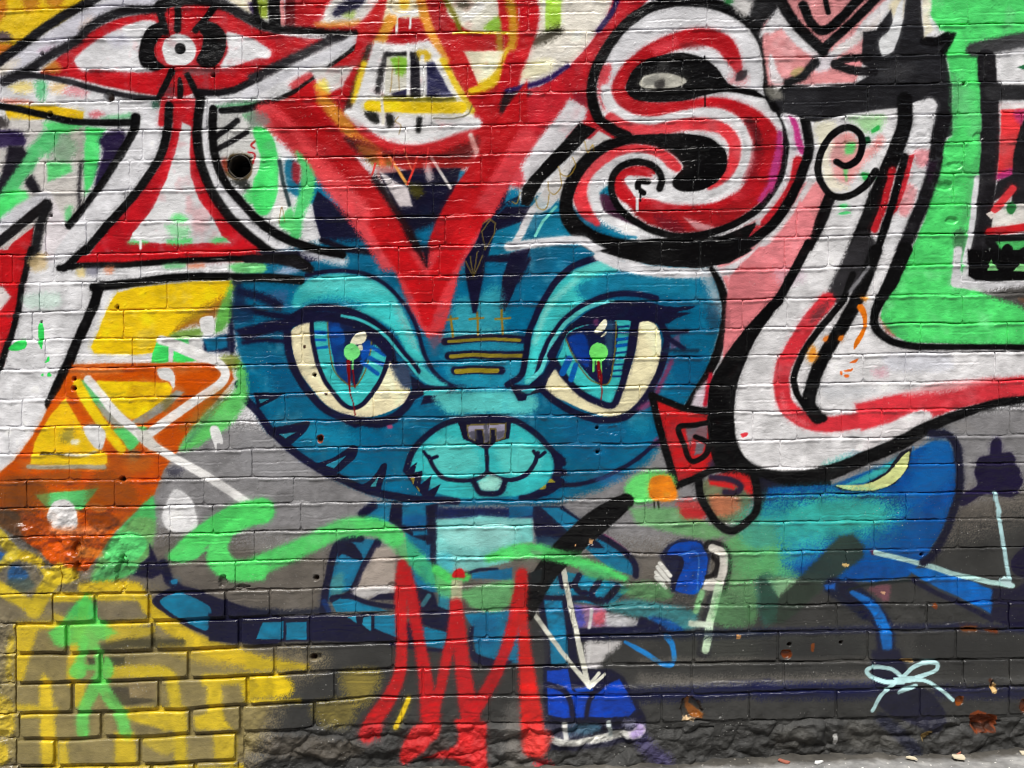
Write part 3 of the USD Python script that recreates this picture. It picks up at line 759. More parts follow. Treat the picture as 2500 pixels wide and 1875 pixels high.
h f 206,180,196 s60 a.5: 40,100 200,80 230,160 100,200
h f 220,120,126 s50 a.6: 90,880 130,1000 260,1090 200,1080 90,1000
h f 228,150,154 s40 a.6: 1000,850 1380,790 1500,800 1200,870
h l 6,6,7 w88 s17: 690,-30 625,150 560,300 480,450 400,580 330,710 285,830 262,960 320,1045,90 350,1050,60
h l 6,6,7 w42 s12: 540,120 480,290 400,390 310,500 220,640 166,780 180,880 240,985
h L 120,120,124 w26 s20: 640,80 530,230
h l 6,6,7 w80 s15: 880,-40,100 790,170,90 720,290,66 685,380,56 690,460,56 770,540,52 900,580,50 1100,592,44 1400,590,40 1700,592,40
h f 220,118,24 s8: 570,330 605,315 635,380 630,470 590,560 555,605 560,550 605,470 605,400
h f 215,140,50 s24 a.9: 590,270 640,270 620,295
h f 224,150,60 s37: 255,630 290,580 320,640 290,690 260,680
h f 210,120,50 s12: 355,530 385,515 380,550 360,555
h f 215,120,40 s12: 455,525 485,515 480,550 455,550
h f 220,110,40 s6: 525,690 580,662 565,690
h f 220,110,40 s6: 485,745 545,728 540,745 500,752
h f 220,110,40 s6: 490,770 520,766 520,785 495,788
h f 220,110,40 s6: 462,750 475,750 478,775 465,770
h l 6,6,7 w60 s12: 260,-80 150,130 70,270 -20,370
h f 6,6,7 s12: 10,300 60,260 95,280 80,320 0,370 -20,330
g F 200,190,198 s24: 1195,870 1290,780 1270,990 1150,1000
g L 182,34,54 w30 s20: 1285,770 1250,960
g f 6,6,7 s15: 1670,310 1560,410 1440,560 1350,690 1280,830 1265,1000 1290,1130 1290,1300 1390,1400 1500,1490 1659,1530 1800,1530 2050,1510 2050,1450 1800,1440 1660,1400 1540,1330 1460,1220 1440,1050 1450,880 1510,680 1600,500 1690,370
g f 206,60,70 s6: 1480,1150 1525,1145 1520,1165 1490,1175
h l 6,6,7 w90 s17: -60,1450,150 150,1450,110 400,1400,96 600,1320,90 850,1215,90 1000,1130,84 1150,1060,70 1350,990,56 1500,950,54 1700,925,54
# ---------------- red kite piece
g F 186,28,32 s12: 910,920 1100,990 1260,1020 1400,1120 1420,1370 1250,1400 1060,1470 1010,1250 960,1100
g F 120,112,120 s20: 1120,1110 1270,1080 1260,1190 1180,1160 1150,1240
g F 120,112,120 s20: 1190,1200 1250,1220 1230,1280 1180,1290
g f 60,40,60 s37: 1280,1330 1400,1300 1390,1390 1290,1390
g f 6,6,7 s12: 1275,1020 1420,1020 1430,1380 1400,1420 1340,1390 1290,1300 1270,1150
g l 6,6,7 w50 s12: 905,905 950,1090 1000,1280 1060,1490
g l 6,6,7 w46 s12: 905,900 1020,950 1120,985 1300,1010
g l 6,6,7 w44 s12: 1060,1488 1190,1435 1290,1390 1400,1370
g l 6,6,7 w36 s8: 1290,1078 1180,1095 1080,1110 1110,1220 1160,1330 1250,1290 1270,1220 1235,1190 1190,1172
g f 110,118,90 s37: 1225,1480 1300,1430 1550,1450 1560,1540 1500,1700 1320,1720 1250,1600
g f 182,34,36 s40: 1280,1440 1450,1400 1560,1460 1560,1560 1480,1500 1350,1480
g f 190,110,80 s50 a.8: 1280,1560 1450,1560 1480,1650 1320,1680
g l 40,30,50 w40 s20: 1290,1435 1420,1450 1480,1490 1450,1530 1380,1530
g l 182,34,36 w26 s20: 1290,1470 1400,1490 1430,1500
g f 200,60,60 s50 a.8: 1080,1590 1230,1590 1240,1700 1200,1720 1090,1690
g F 26,26,40 s24: 1560,1420 1800,1500 1700,1620 1560,1720 1580,1560
g l 6,6,7 w48 s15: 1205,1450 1225,1570 1290,1680 1350,1750 1430,1780 1510,1730 1580,1650 1585,1540 1570,1440
# green and orange blob
g f 104,206,112 s40: 730,1510 800,1420 950,1390 1060,1440 1020,1540 900,1590 780,1600
g f 218,128,32 s24: 882,1480 920,1425 1010,1420 1045,1460 1070,1560 1010,1592 920,1580 890,1560
g l 40,40,30 w12 s6: 920,1590 922,1640
g l 40,40,30 w14 s6: 946,1590 950,1640
# ---------------- left middle: red shard, yellow and orange letter
e F 182,23,30 s15: -40,-40 205,-40 140,250 80,500 -40,740
e F 214,205,205 s24: -40,180 20,200 72,265 -20,380 -40,380
e f 200,60,60 s37 a.7: -30,560 40,560 20,700 -30,720
e l 6,6,7 w42 s17: 205,-40 150,180 125,330 80,500 10,690 -20,760
a L 6,6,7 w46 s17: 560,1610 420,1740
e F 186,25,34 s8: 540,0 1660,-60 1660,20 1300,20 800,45 500,45
e l 6,6,7 w40 s15: 385,78 560,62 800,58 1100,38 1450,22 1900,10 2000,60
e f 226,200,150 s40 a.8: 190,30 290,-20 300,80 220,100
e f 230,210,150 s37 a.9: 500,90 560,85 550,130 510,130
e f 110,110,130 s40 a.6: 560,80 640,70 630,130 570,120
e f 220,130,90 s40 a.7: 680,80 740,70 730,110 690,110
e f 110,200,130 s36 a.8: 1060,60 1200,50 1190,80 1080,85
e f 220,120,80 s36 a.7: 1220,55 1330,50 1320,75 1230,80
e f 120,206,130 s29: 1490,60 1620,40 1720,50 1700,110 1540,110
f f 150,175,205 s40: 130,100 260,50 300,80 260,110 150,125
f f 120,206,130 s29: -20,70 40,60 70,90 20,110 -30,105
f l 16,14,18 w56 s24: -60,20 120,25 250,50 350,85
f l 214,216,222 w70 s50 a.9: 330,-30 430,0 560,30
e f 190,220,205 s50 a.6: 160,260 380,240 380,330 180,330
e l 6,6,7 w58 s15: 612,205 690,196 850,180 1000,158 1250,138 1659,142 1800,146 1950,158
e l 6,6,7 w66 s15: 645,205 605,340 520,525 440,705 370,855 325,965
e f 60,214,98 s6: 250,450 275,430 290,500 275,600 255,560
e f 60,214,98 s6: 60,600 120,550 175,550 170,595 100,615
e f 60,214,98 s6: 290,690 320,650 325,680
e f 60,214,98 s6: 310,760 330,755 335,778 312,780
e f 60,214,98 s6: 270,770 290,760 285,778
e F 228,192,28 s15: 765,238 900,205 1250,168 1500,165 1515,195 1460,330 1300,400 1180,470 1080,540 1020,625 880,640 620,632 594,590 655,450 720,300
e f 150,92,34 s60 a.85: 1130,500 1220,400 1440,270 1480,300 1420,400 1250,460
e f 170,146,40 s60 a.7: 1150,440 1280,350 1400,300 1300,400
e f 100,170,80 s37: 1490,200 1510,170 1495,400 1440,490 1390,480 1420,350
e f 110,150,60 s37 a.9: 1110,500 1300,470 1300,520 1120,535
e f 224,224,224 s8: 1300,405 1370,390 1395,425 1390,490 1345,505 1310,480
e F 70,214,104 s8: 1020,560 1110,550 1095,690 985,692 990,640
e F 70,214,104 s8: 1115,540 1235,540 1230,592 1130,560
e F 70,214,104 s8: 1130,615 1280,680 1180,692 1125,690
e f 206,206,206 s12: 1230,540 1300,540 1305,620 1240,600
e L 214,214,216 w16 s8: 1104,540 1110,690
e F 184,78,12 s20: 470,700 850,694 1300,690 1500,700 1520,800 1400,950 1220,1150 1140,1290 1060,1390 1010,1540 900,1640 760,1780 620,1960 560,2040 420,2060 330,1980 180,1850 20,1760 -40,1700 -40,1440 100,1320 250,1110 320,970 400,850
e f 96,186,100 s44: 1530,670 1600,750 1600,940 1500,1090 1400,1160 1250,1250 1170,1240 1300,1050 1420,950 1530,850
e f 110,120,40 s50 a.8: 1430,660 1540,640 1550,720 1480,740
e L 80,130,100 w30 s40 a.7: 1420,950 1220,1200
e f 110,60,24 s60 a.6: 0,1480 150,1560 250,1659 100,1700 -20,1600
e F 148,146,138 s20: 840,1085 960,1000 1090,910 1150,870 1200,880 1060,1010 930,1090
e f 120,110,60 s40 a.7: 1060,930 1130,910 1110,980 1070,1010
e f 110,58,22 s60 a.7: 60,1480 260,1440 300,1560 120,1620
e f 150,74,26 s50 a.6: 640,1290 960,1290 940,1400 700,1420
e f 130,80,30 s40 a.5: 260,1420 520,1400 500,1470 280,1480
e f 226,150,90 s40 a.5: 520,720 800,715 790,760 540,770
e L 90,180,110 w56 s17: 545,830 640,940 700,1010
e f 150,150,140 s37: 640,960 720,1000 830,1090 760,1110 690,1060
e f 92,196,108 s20: 740,1125 850,1110 960,1110 920,1190 850,1260 800,1200
e F 226,194,28 s15: 615,825 640,808 1090,818 1120,850 1110,900 900,1050 855,1062 790,1020 650,880
e f 120,110,30 s24 a.6: 680,885 760,890 820,880 740,905
e L 226,194,32 w66 s20: 510,830 560,930 650,1060 790,1250
e l 232,231,230 w60 s11: 1050,545 1180,585 1330,650 1420,700 1465,760 1430,830 1300,920 1150,1020 960,1160
e l 232,231,230 w56 s11: 575,800 650,890 760,1020 870,1120 960,1205 1100,1290 1350,1430 1560,1570 1640,1620
e F 216,214,208 s15: 880,1130 960,1130 1000,1180 1060,1260 980,1260 900,1190
e f 222,222,222 s12: 1030,735 1110,730 1140,790 1130,860 1100,815 1045,790
e F 226,192,34 s17: 430,918 490,1030 610,1220 700,1290 700,1340 660,1370 200,1350 225,1210 330,1030
e f 150,140,70 s50 a.8: 400,1150 480,1110 480,1200 410,1200
e f 226,224,210 s29 a.9: 470,1190 520,1190 510,1220 470,1215
e l 40,34,20 w14 s12 a.9: 270,1282 400,1284 520,1290
e L 160,152,130 w30 s15: 190,1366 680,1366
e l 220,216,200 w20 s17 a.8: 440,1285 560,1290 620,1270
e f 220,220,220 s15: 545,1110 640,1092 690,1150 665,1250 610,1230
e F 92,184,108 s20: 235,1545 430,1525 640,1505 540,1645 300,1630
e f 214,212,212 s17: 310,1700 340,1610 410,1578 470,1600 510,1680 500,1760 440,1780 350,1760
e f 226,226,226 s7: 1365,1110 1410,1105 1440,1160 1445,1215 1410,1215 1402,1270 1392,1230 1370,1170
e f 226,226,228 s20: 1070,1620 1120,1520 1160,1510 1230,1560 1270,1640 1275,1760 1180,1790 1090,1770 1050,1700
e f 80,180,100 s29: 900,1640 980,1560 1000,1560 1010,1700 960,1860 860,1820 760,1800
e f 30,30,46 s50 a.6: 1090,1380 1180,1370 1170,1420 1110,1420
e f 120,110,90 s50 a.8: 840,1270 900,1260 900,1310 850,1330
# ---------------- lower left
i f 100,150,90 s37: 860,40 1000,50 995,200 940,320 720,450 600,440 640,300 720,180 800,110
i f 86,190,110 s24 a.9: 740,160 860,130 960,190 900,300 760,330 680,290
i F 26,24,48 s24: 975,200 1065,400 980,430 830,400 900,340 970,290
i f 78,150,90 s29: 700,330 900,330 860,400 700,460 600,440
i f 60,56,50 s40 a.8: -20,-20 120,0 180,180 80,160 -20,60
i L 186,167,52 w76 s24: -20,130 110,270 0,340
i f 44,84,136 s24: -30,250 30,270 10,310 -30,330
i f 46,86,130 s29: 60,390 100,340 170,380 180,430 120,460 70,440
i f 70,84,80 s37 a.8: 60,440 180,430 230,480 150,520 60,490
i L 191,169,48 w84 s29: -20,480 90,540 220,620
i L 191,169,48 w100 s29: 230,640 300,500 390,380
i F 191,169,48 s24: 260,370 480,360 500,440 450,460 330,470
i L 191,165,44 w60 s29: 160,280 260,330
i f 130,60,22 s40 a.75: 140,30 330,60 300,170 180,190
i f 120,66,30 s37 a.6: 470,200 560,190 560,290 480,300
i f 214,140,100 s37 a.6: 330,100 700,90 690,130 360,150
i L 191,165,44 w74 s37: 550,490 700,480 880,490
i F 199,172,44 s37: 820,480 920,480 960,540 1150,690 1300,790 1540,880 1700,930 1700,1010 1420,950 1180,850 1000,700 940,640 880,520
i L 191,167,48 w60 s24: 360,550 620,540 900,540
i f 191,169,58 s24: 360,650 450,690 420,710 360,700
i F 199,172,42 s37: 115,740 260,735 240,820 200,960 165,1095 110,1085 110,900
i L 195,171,44 w46 s37: 120,735 560,725
i L 200,169,44 w70 s37: 570,560 540,700 490,900 480,1090
i F 186,165,56 s24: 690,740 1010,740 1000,780 880,830 700,860
i l 34,36,44 w60 s34 a.9: 680,870 860,840 1000,845 1180,840
i L 197,172,46 w40 s37: 700,735 1000,700 1140,690
i F 30,34,40 s15 a.95: 580,940 820,930 820,990 740,1000 590,985
i l 191,169,44 w80 s37: 740,1030 900,1025 1040,1030 1110,1060 1135,1160 1170,1400 1190,1700
i F 30,30,44 s24 a.9: 700,1130 840,1130 1020,1220 840,1250 740,1240
i F 112,100,90 s15: 840,1100 1020,1100 1020,1200 850,1195
i F 199,172,42 s37: 270,1090 300,1040 330,1070 350,1150 360,1280 380,1659 280,1659 270,1300
i L 195,171,44 w40 s37: 130,1255 370,1270
i L 195,171,48 w44 s24 a.8: 150,1310 360,1300
i F 191,167,48 s37: 490,1110 570,1100 560,1260 495,1255
i F 197,172,42 s37: 1350,1060 1440,1050 1450,1250 1470,1340 1520,1400 1280,1400 1265,1320 1350,1290
i L 197,172,42 w70 s37: 1340,1080 1590,1070
i F 195,171,44 s37: 800,1260 1210,1250 1225,1400 1060,1410 830,1330
i f 90,84,74 s40 a.9: 860,1400 960,1370 1060,1400 1000,1420 880,1420
i F 191,167,46 s37: 750,1420 880,1420 900,1620 760,1659
i F 191,167,48 s37: 390,1480 440,1480 470,1659 390,1659
i F 191,167,48 s37: 1390,1430 1530,1430 1530,1659 1400,1600
i f 186,165,58 s40 a.8: 900,1450 1150,1460 1100,1560 960,1500
i F 206,182,52 s37: 380,1640 1580,1640 1580,1720 380,1720
i f 186,163,54 s40: -40,1200 80,1220 90,1420 -40,1440
i f 186,163,54 s37: -40,1490 40,1510 60,1610 -40,1640
i l 176,156,58 w40 s37: 80,820 70,950 60,1080
# green arrow tag over it
i F 76,206,100 s37 a.86: 560,530 610,560 640,670 700,720 770,780 650,830 665,900 560,890 510,850 400,850 330,780 420,700 470,620
i f 76,206,100 s34 a.86: 340,760 460,740 450,860 370,850
i L 76,206,100 w60 s34 a.86: 560,820 530,980
i f 76,206,100 s27 a.86: 465,1010 500,970 560,975 570,1050 510,1075 470,1050
i f 76,206,100 s27 a.86: 690,930 740,970 745,1040 715,1070 680,1050
i L 76,206,100 w46 s29 a.86: 645,890 660,1080
i L 76,206,100 w36 s29 a.86: 560,1000 680,1000
i l 76,200,100 w80 s32 a.86: 650,1080 590,1200 550,1290 545,1420
i l 76,200,100 w80 s32 a.86: 650,1080 720,1200 790,1310 825,1420
i L 76,206,100 w14 s22 a.86: 570,1420 565,1450
o f 186,166,70 s60 a.24: 70,1040 500,1030 900,1120 1250,1200 1200,1300 1000,1640 80,1640
o f 206,176,44 s50 a.55: 700,1130 1020,1150 1330,1220 1200,1230 900,1200
# ---------------- cat body
# tail
i f 20,20,44 s17: 995,575 1060,510 1200,480 1400,545 1659,630 1800,660 1800,850 1560,850 1420,825 1200,730 1060,640
i L 20,20,44 w60 s24: 1060,330 1100,440 1200,520
i f 36,120,160 s15: 1110,440 1150,430 1150,460 1120,465
i f 24,110,142 s8: 1045,575 1100,535 1190,522 1310,575 1375,630 1350,760 1240,720 1120,650
j F 20,20,44 s17: -300,650 0,690 330,672 600,670 760,655 900,690 1260,780 1260,890 900,830 700,842 330,835 0,845 -300,830
j F 26,112,144 s8: 5,820 48,712 180,710 175,822
j F 26,112,144 s8: 200,715 332,710 328,826 198,826
j F 40,130,160 s8: 600,680 650,672 655,720
j F 40,130,160 s8: 700,680 750,670 750,768 690,725
j F 26,112,144 s8: 772,668 910,660 920,810 772,750
j F 26,112,144 s12: 1060,735 1240,770 1220,885 1090,860
j L 20,20,44 w24 s17: 880,850 1100,885 1250,895
# arm left
j F 26,106,140 s15: 530,220 640,165 780,180 700,330 620,500 480,560 430,630 460,480
j f 92,150,140 s40 a.6: 480,440 560,400 560,540 490,560
j f 20,20,44 s12: 545,215 620,195 670,250 690,310 630,300 560,275 530,290
j l 20,20,44 w48 s15: 432,650 462,460 520,230 600,175 680,170
j l 20,20,44 w52 s15: 790,195 705,350 615,530 500,565
j F 158,148,140 s24: 780,230 910,220 900,470 640,520 700,380
j f 200,198,198 s40 a.9: 640,490 900,480 900,520 700,560 630,540
j F 20,20,44 s15: 730,570 800,530 910,520 910,570
j F 26,112,144 s12: 490,590 540,560 620,565 760,600 850,640 520,645
j l 20,20,44 w32 s12: 590,535 740,590 910,615
j L 20,40,80 w36 s17: 440,580 470,640
# torso
j F 26,108,142 s15: 740,-60 1180,-60 1180,520 1050,520 1000,400 960,100 860,70 700,60
j F 20,20,44 s17: 860,60 880,-60 950,-60 950,80 1100,100 1100,-40 1180,-60 1175,520 1130,300 1100,190 1000,150
j f 20,80,130 s37 a.8: 960,30 1090,20 1090,90 970,90
j F 22,100,136 s17: 1010,120 1110,115 1110,145 1020,150
j F 22,100,136 s17: 1060,220 1130,210 1130,280 1080,260
j L 18,18,44 w60 s24: 690,10 760,-40
j F 20,30,70 s37: 1170,-30 1700,-30 1900,-20 1900,40 1170,50
j F 122,196,192 s29: 1172,50 1460,25 1790,40 1800,190 1659,220 1640,320 1440,370 1340,385 1200,400 1172,300
j f 160,214,208 s60 a.6: 1200,120 1500,80 1700,100 1600,230 1300,220
j f 60,160,175 s50 a.7: 1180,280 1260,270 1280,400 1190,400
j F 44,120,140 s24: 1180,500 1260,480 1260,760 1180,700
j F 26,108,142 s17: 1350,660 1700,630 1760,600 1760,980 1560,960 1425,915 1400,740
j F 20,20,44 s17: 1000,460 1150,520 1180,610 1260,640 1250,780 1060,720 1040,600
j f 20,80,120 s50 a.5: 1400,700 1560,680 1540,860 1420,850
j l 60,120,130 w30 s12 a.8: 1080,600 1120,540
j f 20,20,44 s17: 1380,750 1410,740 1420,900 1560,950 1660,960 1600,1000 1440,980 1390,930
j l 20,20,44 w22 s12: 1350,400 1450,375 1560,370
j F 26,100,140 s17: 1400,395 1659,360 1659,440 1400,430
k F 20,20,44 s17: 130,-40 330,-40 480,70 380,180 300,200 170,200 140,100
k F 26,110,144 s15: 190,-30 300,-30 440,60 380,140
k f 40,70,90 s40 a.8: 160,160 330,180 320,250 170,230
k F 22,90,130 s17: -20,40 -20,-40 140,-40 130,20
# right arm + hand
k F 26,110,144 s15: 470,230 560,165 700,255 790,350 790,410 640,370 540,290
k l 150,60,110 w20 s20 a.8: 600,150 690,210 750,265
k l 20,20,44 w42 s15: 560,150 700,235 790,330 800,410
k F 20,20,44 s15: 490,160 560,190 600,235 500,230
k F 26,116,144 s15: 190,540 260,400 360,390 520,420 690,460 760,500 660,590 540,600 360,570 200,550
k F 26,110,144 s15: 185,560 345,565 370,985 240,985 215,760
k l 20,20,44 w36 s15: 310,390 330,480 400,470
k l 20,20,44 w40 s12: 432,410 408,470 440,515 480,520
k l 20,20,44 w40 s12: 575,430 520,510 525,560 570,570
k l 20,20,44 w50 s17: 680,490 620,560 590,590
k L 20,20,44 w36 s15: 150,550 330,555
k l 20,20,44 w40 s15: 185,560 215,760 235,1000
k l 20,20,44 w56 s17: 350,560 375,760 400,960 420,1120
k l 20,20,44 w40 s20: 340,560 500,560 620,620
# lap
k F 140,110,140 s24: 405,600 600,610 640,740 430,745
k f 60,70,160 s40 a.8: 400,610 450,620 470,720 430,740
k f 190,80,90 s40 a.8: 530,650 610,640 600,720 530,720
k f 206,206,210 s40 a.9: 610,650 720,660 820,700 820,740 620,740
k F 60,120,125 s37: 560,600 800,560 1200,640 1200,740 1080,780 900,740 840,680 640,640
k f 24,74,140 s29: 880,680 1000,690 1110,760 1080,790 950,750
k F 20,20,44 s20: 390,750 820,735 1100,775 1140,800 800,810 440,835 400,840
k f 22,22,44 s24: 830,680 900,700 1000,760 820,770
k f 190,188,188 s50: 470,850 600,835 700,840 600,940 540,1020 480,1010
k L 206,206,205 w22 s12 a.9: 515,630 500,740
k L 206,206,205 w20 s12 a.7: 505,830 490,1000
k f 50,50,52 s40 a.7: 130,760 230,780 230,980 140,960
# book
k F 26,28,50 s24: 950,280 1010,210 1100,170 1230,190 1290,260 1260,420 1200,530 1040,520 1020,400
k f 10,68,160 s12: 1005,270 1060,205 1190,195 1255,250 1262,360 1200,525 1045,500 1080,400 1095,310 1040,285
k l 20,20,44 w34 s12: 1000,290 1085,300 1090,360 1060,430 1040,500
k l 60,110,180 w10 s6 a.8: 1080,278 1200,270 1200,500
k L 214,214,208 w26 s6: 955,330 1025,410
k L 214,214,208 w26 s6: 940,355 1015,445
k L 214,214,208 w22 s6: 930,390 985,450
k L 214,214,208 w22 s6: 930,420 992,490
k l 20,18,20 w96 s17: 1290,225 1360,250 1380,320 1370,400 1345,500
k l 212,208,200 w56 s12: 1300,235 1365,270 1366,370 1345,460
k F 210,206,198 s12: 1250,440 1370,420 1340,520 1230,500
k l 24,20,22 w30 s12: 1300,290 1330,330 1310,400 1260,420
k L 30,30,36 w90 s29 a.8: 1310,560 1270,720 1240,900
k L 190,214,184 w54 s12: 1340,480 1310,600 1285,700 1250,885
k L 130,180,130 w40 s20: 1230,520 1190,640
k L 200,214,196 w40 s20: 1160,720 1280,730
# blue tick under the lap
k l 34,122,190 w34 s8: 730,835,20 850,900,34 960,970,30 1020,985,30 1048,950,30 1035,860,34 1000,800,44
# shoe
k F 18,18,38 s20: 200,990 640,1010 720,1060 800,1190 860,1320 870,1480 240,1530 200,1400
k F 10,62,168 s12: 225,1020 362,1010 385,1140 520,1160 650,1060 690,1070 770,1190 795,1260 750,1310 300,1315 232,1300
k F 10,58,150 s17: 390,1150 400,1120 510,1120 500,1165
k F 20,20,44 s12: 365,1010 480,1020 640,1025 660,1050 520,1160 395,1150
k F 18,66,160 s8: 400,1130 510,1115 530,1140 420,1150
k l 20,20,44 w36 s15: 235,1110 330,1140 375,1210 390,1300
k l 20,20,44 w32 s15: 520,1165 490,1220 480,1310
k l 20,20,44 w34 s15: 520,1160 600,1100 680,1060
k f 70,110,130 s40 a.7: 360,1370 560,1360 560,1420 370,1420
k f 130,130,150 s37 a.8: 720,1340 790,1330 780,1380 720,1380
k l 206,206,200 w60 s15: 245,1465 400,1480 560,1468 700,1440 780,1430 830,1390
k L 196,196,192 w34 s12: 340,1360 346,1450
k L 190,200,200 w32 s12: 620,1345 640,1440
k l 170,150,200 w50 s29 a.9: 780,1430 830,1390 820,1380
k l 20,20,40 w30 s20: 240,1500 420,1510 600,1500 760,1470
k l 80,74,118 w100 s70 a.75: 850,1480 920,1560 980,1590
# pale V on the leg
k L 208,208,196 w34 s6: 330,365 360,520 400,700 440,880 484,1090
k L 208,208,196 w30 s6: 125,630 260,820 400,1000 495,1115
k F 208,208,196 s6: 470,1080 500,1080 530,1110 500,1135
k L 208,208,196 w22 s6: 500,1110 560,1035
k L 208,208,196 w22 s6: 520,1110 595,1045
# ---------------- blue body on the right
h F 4,72,140 s24: 0,1500 420,1480 800,1330 1080,1190 1170,1200 1215,1300 1235,1500 1180,1660 1120,1790 1020,1960 900,2080 700,2110 300,2100 0,2090 -100,1900 -60,1700
h f 60,160,150 s90 a.85: 120,1659 420,1560 760,1600 700,1720 400,1800 120,1900
h f 40,140,180 s90 a.7: 0,1740 400,1700 300,1950 40,2000
h f 90,160,110 s70 a.8: -60,1780 40,1800 80,1980 200,2080 -20,2100
h F 60,160,160 s29: 480,1490 700,1380 890,1280 860,1370 740,1420 620,1470
h F 20,20,30 s12: 620,1480 760,1400 860,1270 930,1240 910,1370 820,1480 680,1530 480,1520 420,1490
h f 206,214,146 s8: 885,1285 915,1270 895,1380 800,1480 660,1520 500,1508 440,1482 620,1478 760,1418
h l 18,18,34 w46 s17: 1060,1150 1160,1160 1215,1220 1225,1300
h l 26,26,44 w50 s24: 1225,1260 1240,1480 1205,1640 1150,1790 1070,1930 990,1990
h L 20,90,150 w16 s12 a.5: 940,1240 940,1320
h F 120,118,118 s40 a.8: 1200,1090 1290,1070 1340,1130 1250,1140
p f 58,162,150 s160 a.85: 1020,540 1380,480 1660,530 1600,650 1300,700 1060,690
p f 84,176,120 s120 a.8: 980,600 1120,640 1180,760 1120,860 980,800
p f 40,120,180 s60 a.35: 1820,220 1900,240 1890,420 1700,520 1760,330
p f 20,76,130 s80 a.6: 1500,700 1800,560 1880,560 1760,740 1560,760
# dark olive leg band
p F 44,54,46 s24 a.92: 1075,825 1160,830 1150,915 1235,835 1330,740 1410,655 1470,645 1520,700 1515,745 1440,800 1290,930 1175,1030 1120,1035 1062,930
p F 120,160,120 s29 a.8: 1085,838 1235,838 1150,920
l f 100,14,21 s24 a.8: 660,250 700,250 700,275 670,275
# legs right
l L 20,24,44 w120 s29: 420,480 540,560 640,640
l F 28,84,160 s20: 360,470 430,460 430,500 370,500
l l 20,20,40 w120 s29: 520,500 640,600 730,710 750,830 770,1000
l l 22,94,164 w64 s17: 540,520,30 640,580,60 710,660,70 745,760,76 765,890,60
l f 110,70,80 s37 a.8: 650,490 780,470 770,580 700,540
l l 24,30,30 w18 s15 a.9: 520,500 640,470 800,450 960,440
l F 14,92,166 s15: 900,370 1050,360 1200,400 1460,505 1440,655 1250,560 1100,490 980,430
l l 22,22,44 w34 s15: 940,440 1080,520 1240,590 1440,690
l L 30,30,40 w16 s17: 1010,345 1200,390
l f 24,20,42 s15: 1700,210 1620,250 1575,310 1575,370 1610,410 1700,410
l F 26,24,44 s29: 1450,490 1580,500 1700,430 1700,780 1560,740 1430,690
h f 26,20,48 s17: 1440,1215 1470,1175 1505,1200 1500,1270 1560,1280 1590,1340 1620,1400 1635,1470 1600,1550 1520,1560 1400,1545 1260,1620 1225,1560 1350,1490 1335,1400 1370,1310 1440,1285
# dark shoe right
l F 26,26,44 s29: 660,890 840,880 890,1000 860,1140 720,1200 655,1130
l f 26,26,42 s20: 690,1200 800,1120 990,1130 1090,1220 1130,1300 1110,1390 1050,1415 900,1350 760,1290
l L 26,28,44 w80 s40 a.9: 720,1320 820,1410 930,1520
p L 112,108,102 w34 s50 a.75: 560,1268 1000,1275 1530,1262
p L 104,100,94 w16 s37 a.7: 560,1188 1540,1186
p f 104,100,96 s60 a.7: -20,1400 130,1380 140,1660 -20,1680
# navy sprayed courses
k L 22,25,54 w84 s60 a1: 800,1170 1200,1165 1659,1130
l L 22,25,56 w96 s64 a1: -60,1150 300,1145 640,1145
l L 26,27,52 w76 s60 a.95: 1090,1150 1659,1160
l L 26,28,50 w40 s40 a.9: -60,775 300,765 700,755
l L 26,28,50 w40 s40 a.8: 820,745 1300,735 1659,760
k L 24,30,46 w50 s50 a.8: 600,790 1100,790 1659,780
j L 24,28,44 w40 s37 a.85: -20,640 200,655 420,640
# yellow haze lower middle
j F 196,172,48 s40: -60,920 120,950 330,985 330,1020 -60,1010
j f 214,186,34 s50: -60,1050 160,1050 240,1100 220,1180 60,1200 -60,1200
j L 206,180,44 w30 s24 a.9: -60,1225 280,1220
j f 170,150,60 s90 a.6: 560,1040 800,1040 720,1240 600,1200
j f 170,150,60 s90 a.5: 380,1240 640,1220 600,1380 420,1360
j L 208,178,36 w34 s15: 990,1210 950,1300 905,1390
# ---------------- over-tags: black slash
v l 6,6,7 w50 s5: 1352,1082,34 1300,1118,52 1252,1158,54 1205,1205,52 1170,1250,46 1150,1300,36 1142,1330,20
k F 220,170,120 s5: 495,170 530,175 520,205 500,200
k F 220,170,120 s5: 400,215 415,205 410,220
# green haze right of the body
k F 110,170,110 s40 a.85: 760,-30 1080,-30 1270,70 1400,150 1260,180 1060,140 800,70
k f 96,160,100 s60 a.7: 1380,180 1500,120 1700,90 1700,520 1560,450 1400,490 1420,350 1400,250
k f 96,160,100 s50 a.7: 860,450 1000,490 1030,560 800,560 700,500
k f 96,160,100 s50 a.6: 1340,520 1560,460 1600,560 1560,720 1320,720
k f 50,90,80 s50 a.75: 1580,440 1700,420 1700,700 1620,720
k f 60,140,140 s60 a.6: 1480,110 1700,60 1700,210 1540,230
k f 172,42,45 s37 a.9: 1090,-20 1240,-20 1250,30 1130,40
# green snake
z l 84,204,104 w52 s9: 425,1356,28 470,1328,50 520,1292,56 575,1260,58 640,1246,62
i f 84,204,104 s32 a.92: 1659,-40 1560,20 1450,100 1370,190 1340,300 1380,380 1480,440 1600,450 1720,430 1720,300 1600,310 1520,300 1480,230 1520,150 1640,90 1740,60 1770,-20
i F 84,200,106 s24: 1100,310 1230,230 1350,240 1280,300 1180,330
j l 84,204,104 w124 s36 a.9: -40,370,130 130,300,130 330,215,120 500,130,120 640,95,126 780,100,120 900,165,120
j l 84,196,108 w120 s44 a.6: 880,150 960,230 1040,310 1130,400 1240,450
j f 100,180,110 s37 a.75: 1180,360 1280,420 1340,500 1659,440 1700,560 1560,640 1400,620 1340,560 1180,530
j l 84,204,104 w60 s24: 1170,370 1260,430 1360,420
